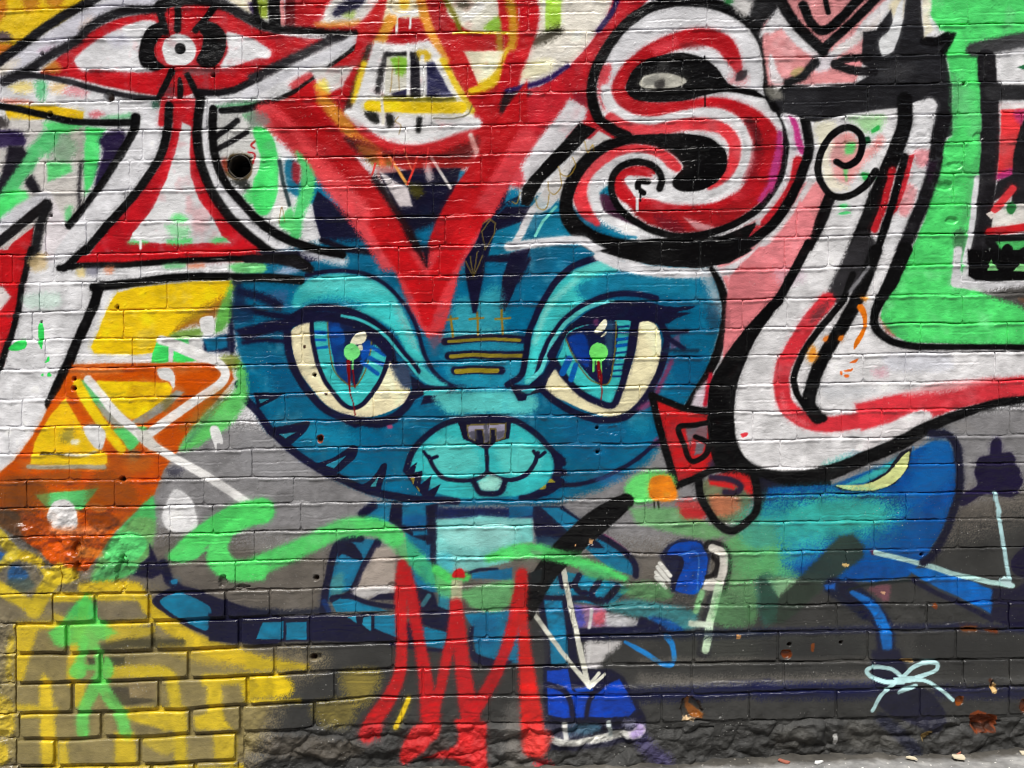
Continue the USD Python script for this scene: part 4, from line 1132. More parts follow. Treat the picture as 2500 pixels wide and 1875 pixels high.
k l 84,200,106 w92 s37: -150,300,50 0,260,90 150,250,90 300,285,80 460,330,70 620,385,60 730,430,40
k f 40,90,50 s37 a.8: 220,270 440,250 420,280 260,285
k f 84,180,110 s37 a.75: 440,330 640,400 620,440 480,420
k f 110,170,120 s24 a.9: 120,245 190,260 190,280 140,275
k F 24,28,30 s17: 90,400 200,360 190,440 120,500
# red drips
j l 182,27,30 w88 s27 a.93: 950,335,60 945,450,86 940,640,80 948,850,74 930,1050,78 860,1210,96 770,1340,110 720,1440,110
j l 178,25,30 w80 s32 a.93: 985,370,40 1015,560,80 1045,760,74 1085,980,84 1110,1160,96 1130,1320,130
j l 182,28,32 w72 s29 a.93: 1130,1330,90 1190,1160,70 1235,950,68 1275,760,64 1295,590,80
j F 186,176,150 s20 a.85: 1268,440 1340,440 1335,580 1265,580
j l 178,27,32 w88 s32 a.93: 1300,600,76 1310,740,96 1335,950,100 1360,1150,110 1390,1330,130
j f 194,28,32 s15: 1272,420 1290,375 1330,365 1352,390 1350,425
j l 178,27,32 w84 s29 a.93: 1410,1290,90 1520,1110,84 1590,960,76 1640,800,70 1690,560,60 1720,440,50
k l 183,30,30 w72 s29 a.93: 62,400,76 55,560,90 15,760,60 -20,860,50
k l 178,34,32 w90 s37: 70,640,60 80,860,80 100,1080,110 125,1300,140 140,1500,150
j f 187,34,36 s29: 1000,1410 1100,1360 1190,1350 1180,1450 1090,1540 960,1640 930,1590
j f 187,34,36 s29: 1290,1340 1400,1350 1490,1370 1490,1500 1500,1720 1370,1720 1300,1610 1180,1600 1080,1590 1200,1550 1300,1500 1310,1430
j f 60,50,46 s37 a.8: 1130,1500 1240,1470 1260,1500 1140,1570
j F 172,28,34 s29: 690,1380 830,1380 800,1470 690,1460
k f 206,60,54 s40 a.8: 60,1430 240,1400 240,1500 180,1570 110,1560
k L 182,34,45 w120 s60 a.8: 200,1640 210,1760
# pale laces, lines
h L 170,204,208 w26 s8: 1465,1535 1495,1659
l L 170,204,208 w26 s8: 1485,-10 1520,200 1540,330 1562,465
l l 170,204,200 w32 s8: 690,262 780,282 900,312 1060,355 1200,400 1400,445 1580,475
l F 186,214,216 s8: 1480,440 1530,415 1590,470 1560,490
l l 172,206,208 w25 s6: 862,1066 800,1015 730,998 660,1000 628,1025 670,1065 760,1090 860,1085
l l 172,206,208 w25 s6: 862,1060 930,995 1020,965 1080,975 1075,1015 1000,1045 860,1085
l F 172,206,208 s6: 800,1065 930,1050 960,1080 820,1105
l l 172,206,208 w23 s6: 810,1090 730,1150 690,1210 660,1272
l l 172,206,208 w21 s6: 900,1072 1000,1080 1090,1130 1172,1200
l L 172,206,208 w24 s6: 828,1148 935,1108
# scrawl on the S
c l 160,130,50 w7 s4 a.85: 470,920 490,990 520,940 530,980
c l 160,130,50 w7 s4 a.85: 390,1020 410,1080 370,1140 320,1130 300,1080
c l 160,130,50 w7 s4 a.85: 235,1180 240,1240 280,1260 320,1200 310,1110
c l 160,130,50 w7 s4 a.85: 150,1290 170,1350 220,1350 240,1260
c l 160,130,50 w7 s4 a.85: 0,1310 30,1320 50,1250
b l 150,110,50 w6 s4 a.8: 150,1450 168,1345 190,1440
b L 236,170,90 w18 s8: 860,1010 980,1195
b L 206,60,50 w15 s8: 1050,1015 985,1195
b L 222,216,214 w18 s8: 1140,1030 1260,1220
b L 214,60,56 w13 s8: 775,1060 735,1190
b L 214,200,200 w44 s37 a.8: 1110,1080 1130,1160
# ---------------- V arms over the hair
b F 169,23,29 s29: 20,690 140,850 250,965 400,1125 560,1295 700,1475 820,1659 1090,1680 960,1420 790,1185 630,1005 540,860 420,740 220,640
b l 212,74,80 w150 s50 a.95: 70,740 280,930 560,1255 740,1490 860,1680
b l 150,16,22 w70 s50 a.7: 300,720 480,860 560,960
b F 172,23,30 s24: 1070,1700 1165,1440 1290,1210 1400,1060 1500,900 1620,700 1760,520 1760,980 1659,1150 1540,1390 1420,1520 1300,1700
b l 212,70,78 w130 s46 a.95: 1750,900 1640,1080 1520,1290 1400,1480 1310,1660
m f 150,20,26 s60 a.6: 1180,500 1400,640 1500,760 1400,740 1220,600
m f 216,80,84 s40 a.6: 1280,580 1500,790 1600,900 1560,900 1340,720
b l 20,15,20 w50 s34 a.9: 770,1160 860,1290 960,1450 1060,1640
f F 205,62,68 s32: 830,-30 1355,-30 1295,200 1245,400 1195,560 1155,600 1085,490 1000,345 930,170
f l 185,23,30 w120 s36: 800,-200,130 900,-40,130 1010,120,130 1080,260,120 1110,430,60
f l 187,25,32 w120 s36: 1420,-240,130 1300,-60,130 1200,110,130 1140,260,110 1112,420,60
f l 28,14,18 w30 s29 a.9: 1000,-140,50 1060,-30,36 1106,70,16
f F 20,18,30 s24: 1070,-60 1130,-60 1108,60
f f 60,100,130 s40 a.7: 1120,540 1190,520 1180,640 1140,640
# band of grey left under V
b f 120,124,120 s50 a.8: -40,730 60,740 90,800 20,830 -40,820
b f 78,214,112 s22: -20,840 50,830 110,890 140,1000 150,1080 140,1260 80,1390 0,1370 -20,1200 30,1050
b f 86,196,116 s37: 260,980 340,1060 385,1150 370,1280 310,1400 290,1540 220,1560 240,1400 280,1260 290,1120
b f 26,110,140 s29: 190,1050 260,1050 280,1150 250,1250 200,1200
b f 140,30,40 s29 a.9: 240,1050 290,1080 280,1190 240,1160
b F 222,221,219 s17: 155,1030 180,1150 210,1340 190,1400 140,1450 90,1440 140,1290 160,1150
b l 50,66,70 w26 s15: 155,1040 180,1190 216,1330
b f 96,206,120 s29: 150,1450 220,1350 250,1400 260,1510 200,1500
b l 150,110,50 w6 s4 a.8: 150,1450 168,1345 190,1440
b l 6,6,7 w56 s15: 0,1412 100,1495 250,1572 400,1618 560,1650
# bits of bare brick and dirt
l f 108,51,18 s8: 85,895 130,885 148,915 135,945 95,940
l f 108,56,21 s8: 275,850 295,845 290,900 275,890
l F 120,56,20 s8: 1290,1290 1335,1265 1400,1290 1460,1300 1462,1360 1440,1405 1310,1412 1298,1360
l F 50,25,12 s17: 1310,1370 1440,1350 1440,1400 1320,1400
l f 190,160,110 s8: 1415,1080 1450,1100 1455,1150 1425,1150
l f 60,34,20 s8: 1410,1070 1435,1070 1440,1120 1415,1110
l f 108,57,21 s8: 1190,1190 1240,1175 1235,1220 1195,1235
l f 200,170,120 s6: 850,945 920,945 930,965 870,965
l f 170,145,95 s8: 980,1410 1035,1400 1030,1430 980,1465
l f 86,50,28 s17: 1240,740 1330,735 1340,760 1250,765
l f 86,43,21 s12: 1390,755 1470,755 1460,775
l f 93,47,24 s12: 1610,1210 1659,1200 1659,1290 1625,1270
l f 108,57,28 s6: 1050,605 1085,590 1080,625
l f 220,190,130 s6: 475,330 520,335 515,350 490,350
l f 205,160,130 s6: 725,515 755,515 750,535
l f 226,226,224 s5: 400,1420 425,1415 432,1480 415,1490 405,1460
k f 190,140,90 s6: 1450,790 1475,795 1470,818 1450,812
k F 130,80,36 s12: 1110,1190 1150,1180 1140,1230 1230,1290 1225,1320 1150,1310 1120,1260
k F 200,175,140 s8: 1100,1310 1180,1320 1170,1340 1090,1335
f f 120,60,40 s6: 395,1165 430,1155 440,1180 425,1210 400,1205
f f 24,16,14 s6: 402,1170 425,1165 430,1195 405,1200

# ================ second pass
g l 6,6,7 w48 s17: 1205,1450 1225,1570 1290,1680 1350,1750 1430,1780 1510,1730 1580,1650 1585,1540 1570,1440
h f 26,20,48 s15: 1520,1300 1560,1270 1600,1310 1590,1350 1540,1360
h f 26,20,48 s15: 1560,1360 1610,1360 1630,1400 1600,1440 1560,1430
h f 26,20,48 s15: 1560,1430 1640,1440 1640,1490 1600,1520 1550,1500
m F 18,17,42 s12: 2085,965 2135,948 2142,1000 2100,1090 2088,1200 2058,1352 2040,1352 2010,1180 2008,1120 2055,1050
m L 120,104,50 w5 s3 a.8: 2085,970 2112,945 2140,965 2135,1010 2095,1080 2080,1000 2120,950
m L 120,104,50 w5 s3 a.8: 2012,1130 2045,1195 2085,1105
m L 120,104,50 w5 s3 a.8: 2030,1110 2045,1190 2062,1090
p F 40,66,56 s20 a.85: 1064,832 1100,840 1150,925 1140,1020 1110,1030 1075,980
p F 124,168,128 s22 a.7: 1098,838 1225,838 1150,915
h f 26,20,48 s15: 1440,1215 1470,1178 1505,1195 1512,1235 1500,1300 1440,1300
e f 116,66,26 s50 a.55: 20,1440 200,1420 320,1520 300,1640 160,1659 20,1600
e f 230,150,90 s20 a.5: 560,1610 640,1600 700,1640 640,1659
i f 90,48,24 s24 a.6: 560,20 700,0 780,60 720,110 600,90
i f 214,140,70 s20 a.6: 500,230 640,240 660,290 520,290
g l 18,18,44 w46 s12: 275,1285 315,1320 300,1380 335,1400
g l 18,18,44 w44 s12: 300,1390 290,1440 320,1470 240,1500
g l 18,18,44 w36 s12: 250,1500 180,1550 60,1565
f F 18,18,44 s8: 985,1400 1045,1335 1030,1400 1080,1390 1065,1480 1140,1420 1115,1525 1195,1478 1155,1565 1085,1565 1050,1500 1020,1480
f F 150,130,50 s5: 1005,1438 1032,1434 1020,1475
h l 22,22,40 w46 s30: 1060,1150 1160,1160 1215,1220 1238,1300 1242,1480 1205,1640 1150,1790 1070,1930 1000,1990
b f 176,36,36 s110 a.45: 640,880 1000,960 1420,880 1440,1000 1200,1080 850,1080 680,1010
b l 200,70,60 w10 s6 a.8: 900,960 880,1090
b l 220,120,90 w9 s6 a.8: 960,970 1010,1100
b l 200,60,60 w9 s6 a.8: 1120,960 1100,1090
e f 130,110,50 s70 a.5: 1380,900 1500,860 1420,980 1240,1120 1180,1110
e f 96,60,24 s60 a.45: 640,1390 860,1480 900,1600 700,1640 560,1600
e f 190,110,40 s50 a.5: 820,1300 1000,1290 960,1380 840,1400
l f 36,36,38 s140 a.5: -60,820 600,800 600,940 0,960
l f 38,38,38 s120 a.5: 960,800 1640,820 1640,980 1000,960
l f 96,94,88 s60 a.4: 60,1400 240,1380 260,1500 60,1520
l f 92,90,84 s50 a.4: 480,1360 640,1360 820,1480 640,1540 520,1500
k f 110,106,100 s60 a.45: -20,1380 60,1390 60,1620 -20,1640
j f 120,108,92 s60 a.4: 100,1450 600,1480 700,1540 600,1600 100,1580
l l 172,206,208 w25 s6: 862,1066 800,1015 730,998 660,1000 628,1025 670,1065 760,1090 860,1085
l l 172,206,208 w25 s6: 862,1060 930,995 1020,965 1080,975 1075,1015 1000,1045 860,1085
l F 172,206,208 s6: 800,1065 930,1050 960,1080 820,1105
l l 172,206,208 w23 s6: 810,1090 730,1150 690,1210 660,1272
l l 172,206,208 w21 s6: 900,1072 1000,1080 1090,1130 1172,1200
l L 172,206,208 w24 s6: 828,1148 935,1108
l f 108,51,18 s8: 85,895 130,885 148,915 135,945 95,940
l f 108,56,21 s8: 275,850 295,845 290,900 275,890
l F 120,56,20 s8: 1290,1290 1335,1265 1400,1290 1460,1300 1462,1360 1440,1405 1310,1412 1298,1360
l F 50,25,12 s17: 1310,1370 1440,1350 1440,1400 1320,1400
l f 190,160,110 s8: 1415,1080 1450,1100 1455,1150 1425,1150
l f 60,34,20 s8: 1410,1070 1435,1070 1440,1120 1415,1110
l f 108,57,21 s8: 1190,1190 1240,1175 1235,1220 1195,1235
l f 200,170,120 s6: 850,945 920,945 930,965 870,965
l f 170,145,95 s8: 980,1410 1035,1400 1030,1430 980,1465
l f 86,50,28 s17: 1240,740 1330,735 1340,760 1250,765
l f 86,43,21 s12: 1390,755 1470,755 1460,775
l f 93,47,24 s12: 1610,1210 1659,1200 1659,1290 1625,1270
l f 108,57,28 s6: 1050,605 1085,590 1080,625
l f 220,190,130 s6: 475,330 520,335 515,350 490,350
l f 205,160,130 s6: 725,515 755,515 750,535
l f 226,226,224 s5: 400,1420 425,1415 432,1480 415,1490 405,1460
"""

# ---- looks -----------------------------------------------------------------------------------------------------
def painted(path, rough, grain, lumps, spec=0.5):
    """Paint over masonry: the colour of each coat is read from the mesh, with fine mottling, grit and brush-like relief on top."""
    return usdkit.material(stage, path, {
        "coat": ("attribute", {"attribute": "coat"}),
        "geo": ("geometry", {}),
        "mott": ("noise_texture", {"scale": 26.0, "detail": 6.0, "roughness": 0.62}),
        "tone": ("rgb_ramp", {"ramp": [(0.0, (0.80, 0.80, 0.80)), (0.42, (0.95, 0.95, 0.95)), (0.62, (1.0, 1.0, 1.0)), (1.0, (1.04, 1.04, 1.04))]}),
        "fleck": ("noise_texture", {"scale": 420.0, "detail": 2.0, "roughness": 0.6}),
        "fleckr": ("rgb_ramp", {"ramp": [(0.0, (0.72, 0.72, 0.72)), (0.36, (0.97, 0.97, 0.97)), (0.7, (1.0, 1.0, 1.0)), (1.0, (1.1, 1.1, 1.1))]}),
        "m1": ("mix_color", {"blend_type": "multiply", "fac": 1.0}),
        "m2": ("mix_color", {"blend_type": "multiply", "fac": 0.7}),
        "spat": ("voronoi_texture", {"scale": 95.0, "randomness": 1.0}),
        "spatn": ("noise_texture", {"scale": 6.0, "detail": 4.0}),
        "spats": ("math", {"math_type": "multiply_add", "value2": -0.42, "value3": 0.31}),
        "spatd": ("math", {"math_type": "add"}),
        "spatr": ("rgb_ramp", {"ramp": [(0.0, (0.75, 0.75, 0.75)), (0.12, (0.6, 0.6, 0.6)), (0.17, (0, 0, 0)), (1.0, (0, 0, 0))]}),
        "m3": ("mix_color", {"blend_type": "mix", "b": (0.55, 0.54, 0.52)}),
        "fine": ("noise_texture", {"scale": 330.0, "detail": 4.0, "roughness": 0.65, "distortion": 0.8}),
        "map": ("mapping", {"scale": (34.0, 34.0, 70.0)}),
        "mid": ("noise_texture", {"scale": 1.0, "detail": 5.0, "roughness": 0.6, "distortion": 0.3}),
        "pits": ("voronoi_texture", {"scale": 75.0, "randomness": 1.0}),
        "pitr": ("map_range", {"from_min": 0.04, "from_max": 0.16, "to_min": 0.0, "to_max": 1.0, "clamp": True}),
        "b1": ("bump", {"strength": grain, "distance": 0.0016}),
        "b2": ("bump", {"strength": lumps, "distance": 0.006}),
        "b3": ("bump", {"strength": 0.22, "distance": 0.0015}),
        "rn": ("noise_texture", {"scale": 7.0, "detail": 5.0}),
        "rr": ("map_range", {"from_min": 0.3, "from_max": 0.7, "to_min": rough - 0.06, "to_max": rough + 0.16, "clamp": True}),
        "p": ("principled_bsdf", {"specular_ior_level": spec})},
        [("geo.position", "mott.vector"), ("geo.position", "fleck.vector"), ("geo.position", "fine.vector"), ("geo.position", "map.vector"), ("map.vector", "mid.vector"),
         ("geo.position", "rn.vector"), ("geo.position", "pits.vector"), ("pits.distance", "pitr.value"),
         ("mott.fac", "tone.fac"), ("fleck.fac", "fleckr.fac"), ("coat.color", "m1.a"), ("tone.color", "m1.b"), ("m1.result", "m2.a"), ("fleckr.color", "m2.b"),
         ("geo.position", "spat.vector"), ("geo.position", "spatn.vector"), ("spatn.fac", "spats.value1"), ("spats.value", "spatd.value1"), ("spat.distance", "spatd.value2"), ("spatd.value", "spatr.fac"), ("spatr.color", "m3.fac"), ("m2.result", "m3.a"),
         ("m3.result", "p.base_color"), ("rn.fac", "rr.value"), ("rr.result", "p.roughness"),
         ("mid.fac", "b2.height"), ("fine.fac", "b1.height"), ("b2.normal", "b1.normal"), ("pitr.result", "b3.height"), ("b1.normal", "b3.normal"), ("b3.normal", "p.normal")], surface="p.BSDF")


LOOK_BRICK = painted("/World/Looks/painted_brick", 0.18, 0.3, 0.3, 0.34)
LOOK_MORTAR = painted("/World/Looks/painted_mortar", 0.28, 0.5, 0.5, 0.3)
LOOK_STONE = painted("/World/Looks/painted_rubble", 0.5, 0.9, 0.9, 0.35)

# ---- the wall's courses ----------------------------------------------------------------------------------------
JX = np.array([300.0, 940.0, 1560.0, 2190.0])
JOINTS = np.array([[-56, -64, -72, -82], [17, 8, 0, -10], [93, 81, 72, 62], [167, 163, 149, 134], [245, 237, 220, 205], [318, 311, 296, 281], [393, 382, 364, 349],
                   [465, 452, 439, 426], [540, 531, 516, 502], [618, 603, 588, 572], [687, 674, 665, 648], [757, 740, 736, 721], [825, 810, 808, 791], [896, 885, 872, 862],
                   [970, 953, 941, 932], [1036, 1021, 1007, 998], [1105, 1088, 1081, 1066], [1169, 1163, 1145, 1134], [1235, 1224, 1216, 1203], [1306, 1288, 1276, 1269],
                   [1374, 1362, 1350, 1340], [1446, 1431, 1421, 1412], [1517, 1495, 1478, 1472], [1589, 1566, 1545, 1536], [1661, 1631, 1617, 1610], [1736, 1699, 1690, 1674],
                   [1798, 1767, 1758, 1745], [1864, 1838, 1828, 1818], [1934, 1908, 1900, 1888]], float)
for _ in range(8):  # the courses above the picture
    JOINTS = np.vstack([JOINTS[:1] - 72, JOINTS])
NC = len(JOINTS) - 1
TOP0 = 9  # index of the first joint in view
rng = np.random.default_rng(11)


def joint_y(k, px):
    """Height (drawing mm, downwards) of joint k along the wall; each wanders a little on its own."""
    y = np.interp(px, JX, JOINTS[k]) + np.where(px < 300, (300 - px) * 0.017, 0) - np.where(px > 2190, (px - 2190) * 0.017, 0)
    return y + 3.0 * (meshkit.fbm(np.stack([px / 90, 0 * px + k * 7.3, 0 * px], -1), 2, 3) - 0.5) * 2


X0, X1 = -520.0, 3020.0
FIXED = {20: [130, 237, 368, 554], 21: [41, 168, 377, 587, 690, 757], 22: [41, 250, 464, 674, 753, 960], 23: [41, 181, 392, 607, 820], 24: [49, 252, 469, 591, 770], 25: [41, 139, 347, 580]}
ENDS = []
for k in range(NC):
    c = k - TOP0
    ends = [X0 - rng.uniform(0, 190)]
    header = c % 6 == 2
    while ends[-1] < X1:
        if c in FIXED and ends[-1] < FIXED[c][-1]:
            nxt = [v for v in FIXED[c] if v > ends[-1] + 30]
            if ends[-1] + 240 >= nxt[0]:
                ends.append(float(nxt[0]))
                continue
        w = rng.normal(105, 4) if header or rng.random() < 0.10 else rng.normal(214, 5)
        if c in FIXED and ends[-1] < FIXED[c][-1]:
            nxt = [v for v in FIXED[c] if v > ends[-1] + 30][0]
            if ends[-1] + w > nxt - 60:
                w = nxt - ends[-1]
        ends.append(ends[-1] + w)
    ENDS.append(np.array(ends))


def crispness(px, py):
    """1 where the bricks were re-laid and stand clean and sharp (lower left), 0 where many coats have rounded them."""
    a = 1 / (1 + np.exp(np.clip((px - 600 - 0.9 * (py - 1500).clip(0, 260)) / 40, -30, 30)))
    b = 1 / (1 + np.exp(np.clip(-(py - 1440) / 18, -30, 30)))
    return a * b / (1 + np.exp(np.clip(-(px - 30) / 6, -30, 30)))


HOLES = [(104, 132, 4), (123, 279, 6), (269, 239, 12), (522, 185, 5), (183, 925, 5), (182, 948, 6), (287, 750, 5), (300, 1170, 7), (125, 526, 4), (102, 786, 3), (781, 1071, 8),
         (1457, 1044, 4), (1458, 1103, 4), (2352, 205, 5), (772, 1411, 7), (765, 1604, 8), (768, 915, 4), (2249, 1353, 4), (1925, 1571, 5), (2050, 1566, 4)]
CHIPS = [(2395, 1757, 34, 22, 16), (1918, 1596, 13, 11, 7), (2415, 1670, 8, 14, 7), (2333, 1704, 10, 10, 7), (1683, 1722, 26, 26, 12), (2210, 1610, 16, 5, 5), (2255, 1790, 12, 14, 6),
         (2360, 1534, 16, 5, 5), (2490, 1718, 10, 18, 8), (545, 1420, 10, 16, 9), (592, 1432, 18, 5, 7), (300, 1400, 16, 40, 12), (185, 1340, 10, 18, 12), (190, 1395, 10, 26, 12),
         (1440, 1322, 12, 8, 3), (2330, 405, 22, 10, 3), (2300, 455, 26, 12, 4), (2320, 540, 14, 9, 4), (2385, 335, 14, 12, 3), (775, 1603, 14, 9, 7), (960, 1427, 12, 6, 4), (1496, 1051, 13, 11, 2), (1458, 1103, 12, 7, 2)]


def relief(px, py):
    """The wall's own shape under its bricks, millimetres towards the street: bulges, spalled patches, the stepped plinth, drilled holes."""
    P = np.stack([px, py, 0 * px], 1)
    h = 9 * (meshkit.fbm(P / 380, 3, 21) - 0.5)
    rough = np.exp(-(((px - 150) / 210) ** 2 + ((py - 1340) / 105) ** 2) ** 2) + np.clip((44 - px) / 14, 0, 1) * np.clip((py - 1480) / 40, 0, 1)
    rough = np.maximum(rough, 0.55 * np.exp(-(((px - 2210) / 190) ** 2 + ((py - 1500) / 34) ** 2) ** 2))
    rough = np.maximum(rough, 0.35 * np.exp(-(((px - 2260) / 110) ** 2 + ((py - 420) / 130) ** 2) ** 2))
    rough = np.maximum(rough, 0.4 * np.exp(-(((px - 1500) / 300) ** 2 + ((py - 1480) / 70) ** 2) ** 2))
    rough = np.maximum(rough, 0.45 * np.clip((py - 1690) / 60, 0, 1) * np.clip((px - 520) / 60, 0, 1))
    n = meshkit.fbm(P / 24, 4, 31)
    h = h + rough.clip(0, 1) * (20 * (n - 0.5) - 9 * np.abs(meshkit.fbm(P / 46, 3, 33) - 0.5) * 2)
    step = np.clip((px - 1150) / 250, 0, 1)
    for y0, d, w in ((1532, 4, 8), (1664, 9, 11)):
        yy = py + 0.017 * (px - 1875)
        t = np.clip((yy - y0 + w) / (2 * w), 0, 1)
        h = h + step * d * t * t * (3 - 2 * t)
    for x, y, r in HOLES:
        d = np.hypot(px - x, py - y) / r
        h = h - 14 * np.clip(1.1 - d, 0, 1) ** 0.5 * (d < 1.1)
    for x, y, a, b, dep in CHIPS:
        m = (np.abs(px - x) < 2 * a) & (np.abs(py - y) < 2 * b)
        if m.any():
            d = np.hypot((px[m] - x) / a, (py[m] - y) / b) + 0.7 * (meshkit.fbm(P[m] / 9, 3, 41) - 0.5)
            h[m] -= dep * np.clip((1.05 - d) * 4, 0, 1)
    d = np.hypot(px - 586, (py - 407) * 0.94)
    h = np.where(d < 27, h - 55, h)
    return h


_r = np.random.default_rng(77)
_runs = []
for _ in range(170):  # runs of paint that dried on the wall
    x, y, L = _r.uniform(-200, 2700), _r.uniform(-100, 1480), _r.uniform(14, 75)
    s = np.arange(0, L, 1.0)
    _runs.append(np.stack([x + 0.6 * np.sin(s / 9 + x), y + s, 1.5 + 1.1 * (s > L - 3)], 1))
_b = _r.uniform([-300, -200], [2800, 1760], (2600, 2))
DRIPS = np.vstack(_runs + [np.column_stack([_b, _r.uniform(1.2, 3.4, len(_b))])])
DRIP_TREE = cKDTree(DRIPS[:, :2])


def blisters(px, py):
    """Dried runs and blisters, millimetres proud."""
    d, i = DRIP_TREE.query(np.stack([px, py], 1), distance_upper_bound=5.0)
    ok = np.isfinite(d)
    h = np.zeros(len(px))
    h[ok] = 1.15 * np.clip(1 - (d[ok] / DRIPS[i[ok], 2]) ** 2, 0, 1)
    return h


def fold(p, hi):
    p = np.abs(p)
    return np.where(p > hi, 2 * hi - p, p)


def grid_faces(nv, nu):
    i = np.arange((nv - 1) * nu).reshape(nv - 1, nu)[:, :-1].ravel()
    return np.concatenate([np.stack([i, i + nu, i + 1], 1), np.stack([i + 1, i + nu, i + nu + 1], 1)])


def lines(length, fine, edge):
    """Parameters 0..1 across a brick: a few close to each rounded edge, the rest evenly spread."""
    e = [v for v in edge if v < length * 0.3]
    n = max(1, int(round((length - 2 * e[-1]) / fine)))
    return np.concatenate([e, np.linspace(e[-1], length - e[-1], n + 1)[1:-1], [length - v for v in reversed(e)]]) / length


FINE, COARSE = 2.15, 11.0
EDGE = [0.0, 0.0, 1.0, 2.4, 4.6, 7.2]
bricks = []  # (size in view, points px, py, h, faces, slice)
for k in range(NC):
    c = k - TOP0
    for a, b in zip(ENDS[k][:-1], ENDS[k][1:]):
        xm = (a + b) / 2
        t, u = joint_y(k, np.array([a, b])), joint_y(k + 1, np.array([a, b]))
        ym = (t.mean() + u.mean()) / 2
        if xm < X0 or xm > X1 or ym < -640:
            continue
        if ym > 1768 and xm > 560:  # rubble footing here
            continue
        vis = max(0.0, min(b, 2512) - max(a, -12)) * max(0.0, min(u.max(), 1885) - max(t.min(), -10))
        fine = FINE if vis > 0 else COARSE
        cr = float(crispness(np.array([xm]), np.array([ym]))[0])
        cr = max(cr, 0.30 if ym > 1470 and xm > 840 else 0.0)
        gx, gy = 1.0 + 4.1 * cr + rng.uniform(0, 0.8), 0.7 + 4.4 * cr + rng.uniform(0, 0.9)
        H = rng.uniform(2.2, 3.6) + 5.0 * cr
        rad = rng.uniform(3.0, 5.5) - 1.4 * cr
        L = b - a - 2 * gx
        edge = EDGE if vis > 0 else [0.0, 0.0, 4.0]
        U = lines(L, fine, edge)
        V = lines((u - t).mean() - 2 * gy, fine, edge)
        uu, vv = np.meshgrid(U, V)
        nv, nu = uu.shape
        px = a + gx + uu * L
        yt, yb = joint_y(k, px.ravel()).reshape(px.shape) + gy, joint_y(k + 1, px.ravel()).reshape(px.shape) - gy
        py = yt + vv * (yb - yt)
        dx, dy = np.minimum(uu, 1 - uu) * L, np.minimum(vv, 1 - vv) * (yb - yt)
        # uneven arrises
        P = np.stack([px.ravel(), py.ravel(), np.full(px.size, k * 31.0)], 1)
        w1 = (0.6 * meshkit.fbm(P / 19, 2, 51) + 0.4 * meshkit.fbm(P / 7, 2, 54)).reshape(px.shape) - 0.5
        w2 = (0.6 * meshkit.fbm(P / 23, 2, 52) + 0.4 * meshkit.fbm(P / 7, 2, 55)).reshape(px.shape) - 0.5
        top, bot = vv * (yb - yt), (1 - vv) * (yb - yt)
        amp = 2.0 + 4.0 * (1 - cr)
        px = px + amp * w1 * np.exp(-dx / 10)
        py = py + amp * w2 * np.exp(-dy / 8)

        def fall(d, r):
            d = np.clip(d, 0, r)
            return r - np.sqrt(np.maximum(r**2 - (r - d) ** 2, 0))

        drop = np.maximum(fall(top + 2.0 * w1, rad), fall(bot, rad * 0.42))
        drop = np.maximum(drop, fall(dx + 1.5 * w2, rad * (0.35 + 0.25 * cr)))
        rc = 6.0
        drop = np.maximum(drop, fall(np.where((dx < rc) & (dy < rc), rc - np.hypot(rc - dx, rc - dy), rc), 2.5))
        h = H - drop
        tilt = rng.normal(0, 1.0, 2) * (1.0 - 0.3 * cr)
        h = h + tilt[0] * (uu - 0.5) + (tilt[1] - 1.5 * (1 - cr)) * (vv - 0.5) + 1.6 * w2 * (1 - 0.5 * cr)
        lump = meshkit.fbm(np.stack([px.ravel() / 46, py.ravel() / 24, np.full(px.size, k * 1.7)], 1), 4, 53).reshape(px.shape) - 0.5
        h = h + (2.3 - 0.9 * cr) * lump
        # coats have built up into a broken lip along the upper arris, and crease where they sag
        lip = np.clip(4.0 * (meshkit.fbm(np.stack([px.ravel() / 34, px.ravel() * 0 + k * 5.1, 0 * px.ravel()], 1), 3, 56).reshape(px.shape) - 0.34), 0.35, 1.3)
        h = h + (2.5 - 1.7 * cr) * np.exp(-((top - 5.0 - 3 * w2) / 3.4) ** 2) * lip
        for _ in range(rng.integers(0, 3) if cr < 0.5 and vis > 0 else 0):
            y0, u0, u1 = rng.uniform(0.25, 0.85) * (yb - yt).mean(), *np.sort(rng.uniform(-0.2, 1.2, 2))
            along = np.clip((uu - u0) * 8, 0, 1) * np.clip((u1 - uu) * 8, 0, 1)
            q = (top - y0 - 9 * w2 - 5 * lump) / 2.0
            h = h + along * (0.9 * np.exp(-((q - 1.1) ** 2)) - 1.1 * np.exp(-(q**2)))
        ring = np.zeros(px.shape, bool)
        ring[0], ring[-1], ring[:, 0], ring[:, -1] = True, True, True, True
        h = np.where(ring, -9.0, h)
        F = grid_faces(nv, nu)
        px, py, h, ring = px.ravel(), py.ravel(), h.ravel(), ring.ravel()
        side = ring[F].any(1)
        old = np.unique(F[side])
        old = old[~ring[old]]
        new = np.arange(len(px))
        new[old] = len(px) + np.arange(len(old))
        F[side] = new[F[side]]
        px, py, h = np.concatenate([px, px[old]]), np.concatenate([py, py[old]]), np.concatenate([h, h[old]])
        bricks.append([vis, px, py, h, F, "brick"])

# mortar: one sheet that only exists near the joints
def course_of(px, py):
    k = np.zeros(len(px), int)
    for j in range(1, NC):
        k[py > joint_y(j, px)] = j
    return k


def joint_y_k(k, px):
    out = np.zeros(len(px))
    for j in np.unique(k):
        out[k == j] = joint_y(j, px[k == j])
    return out


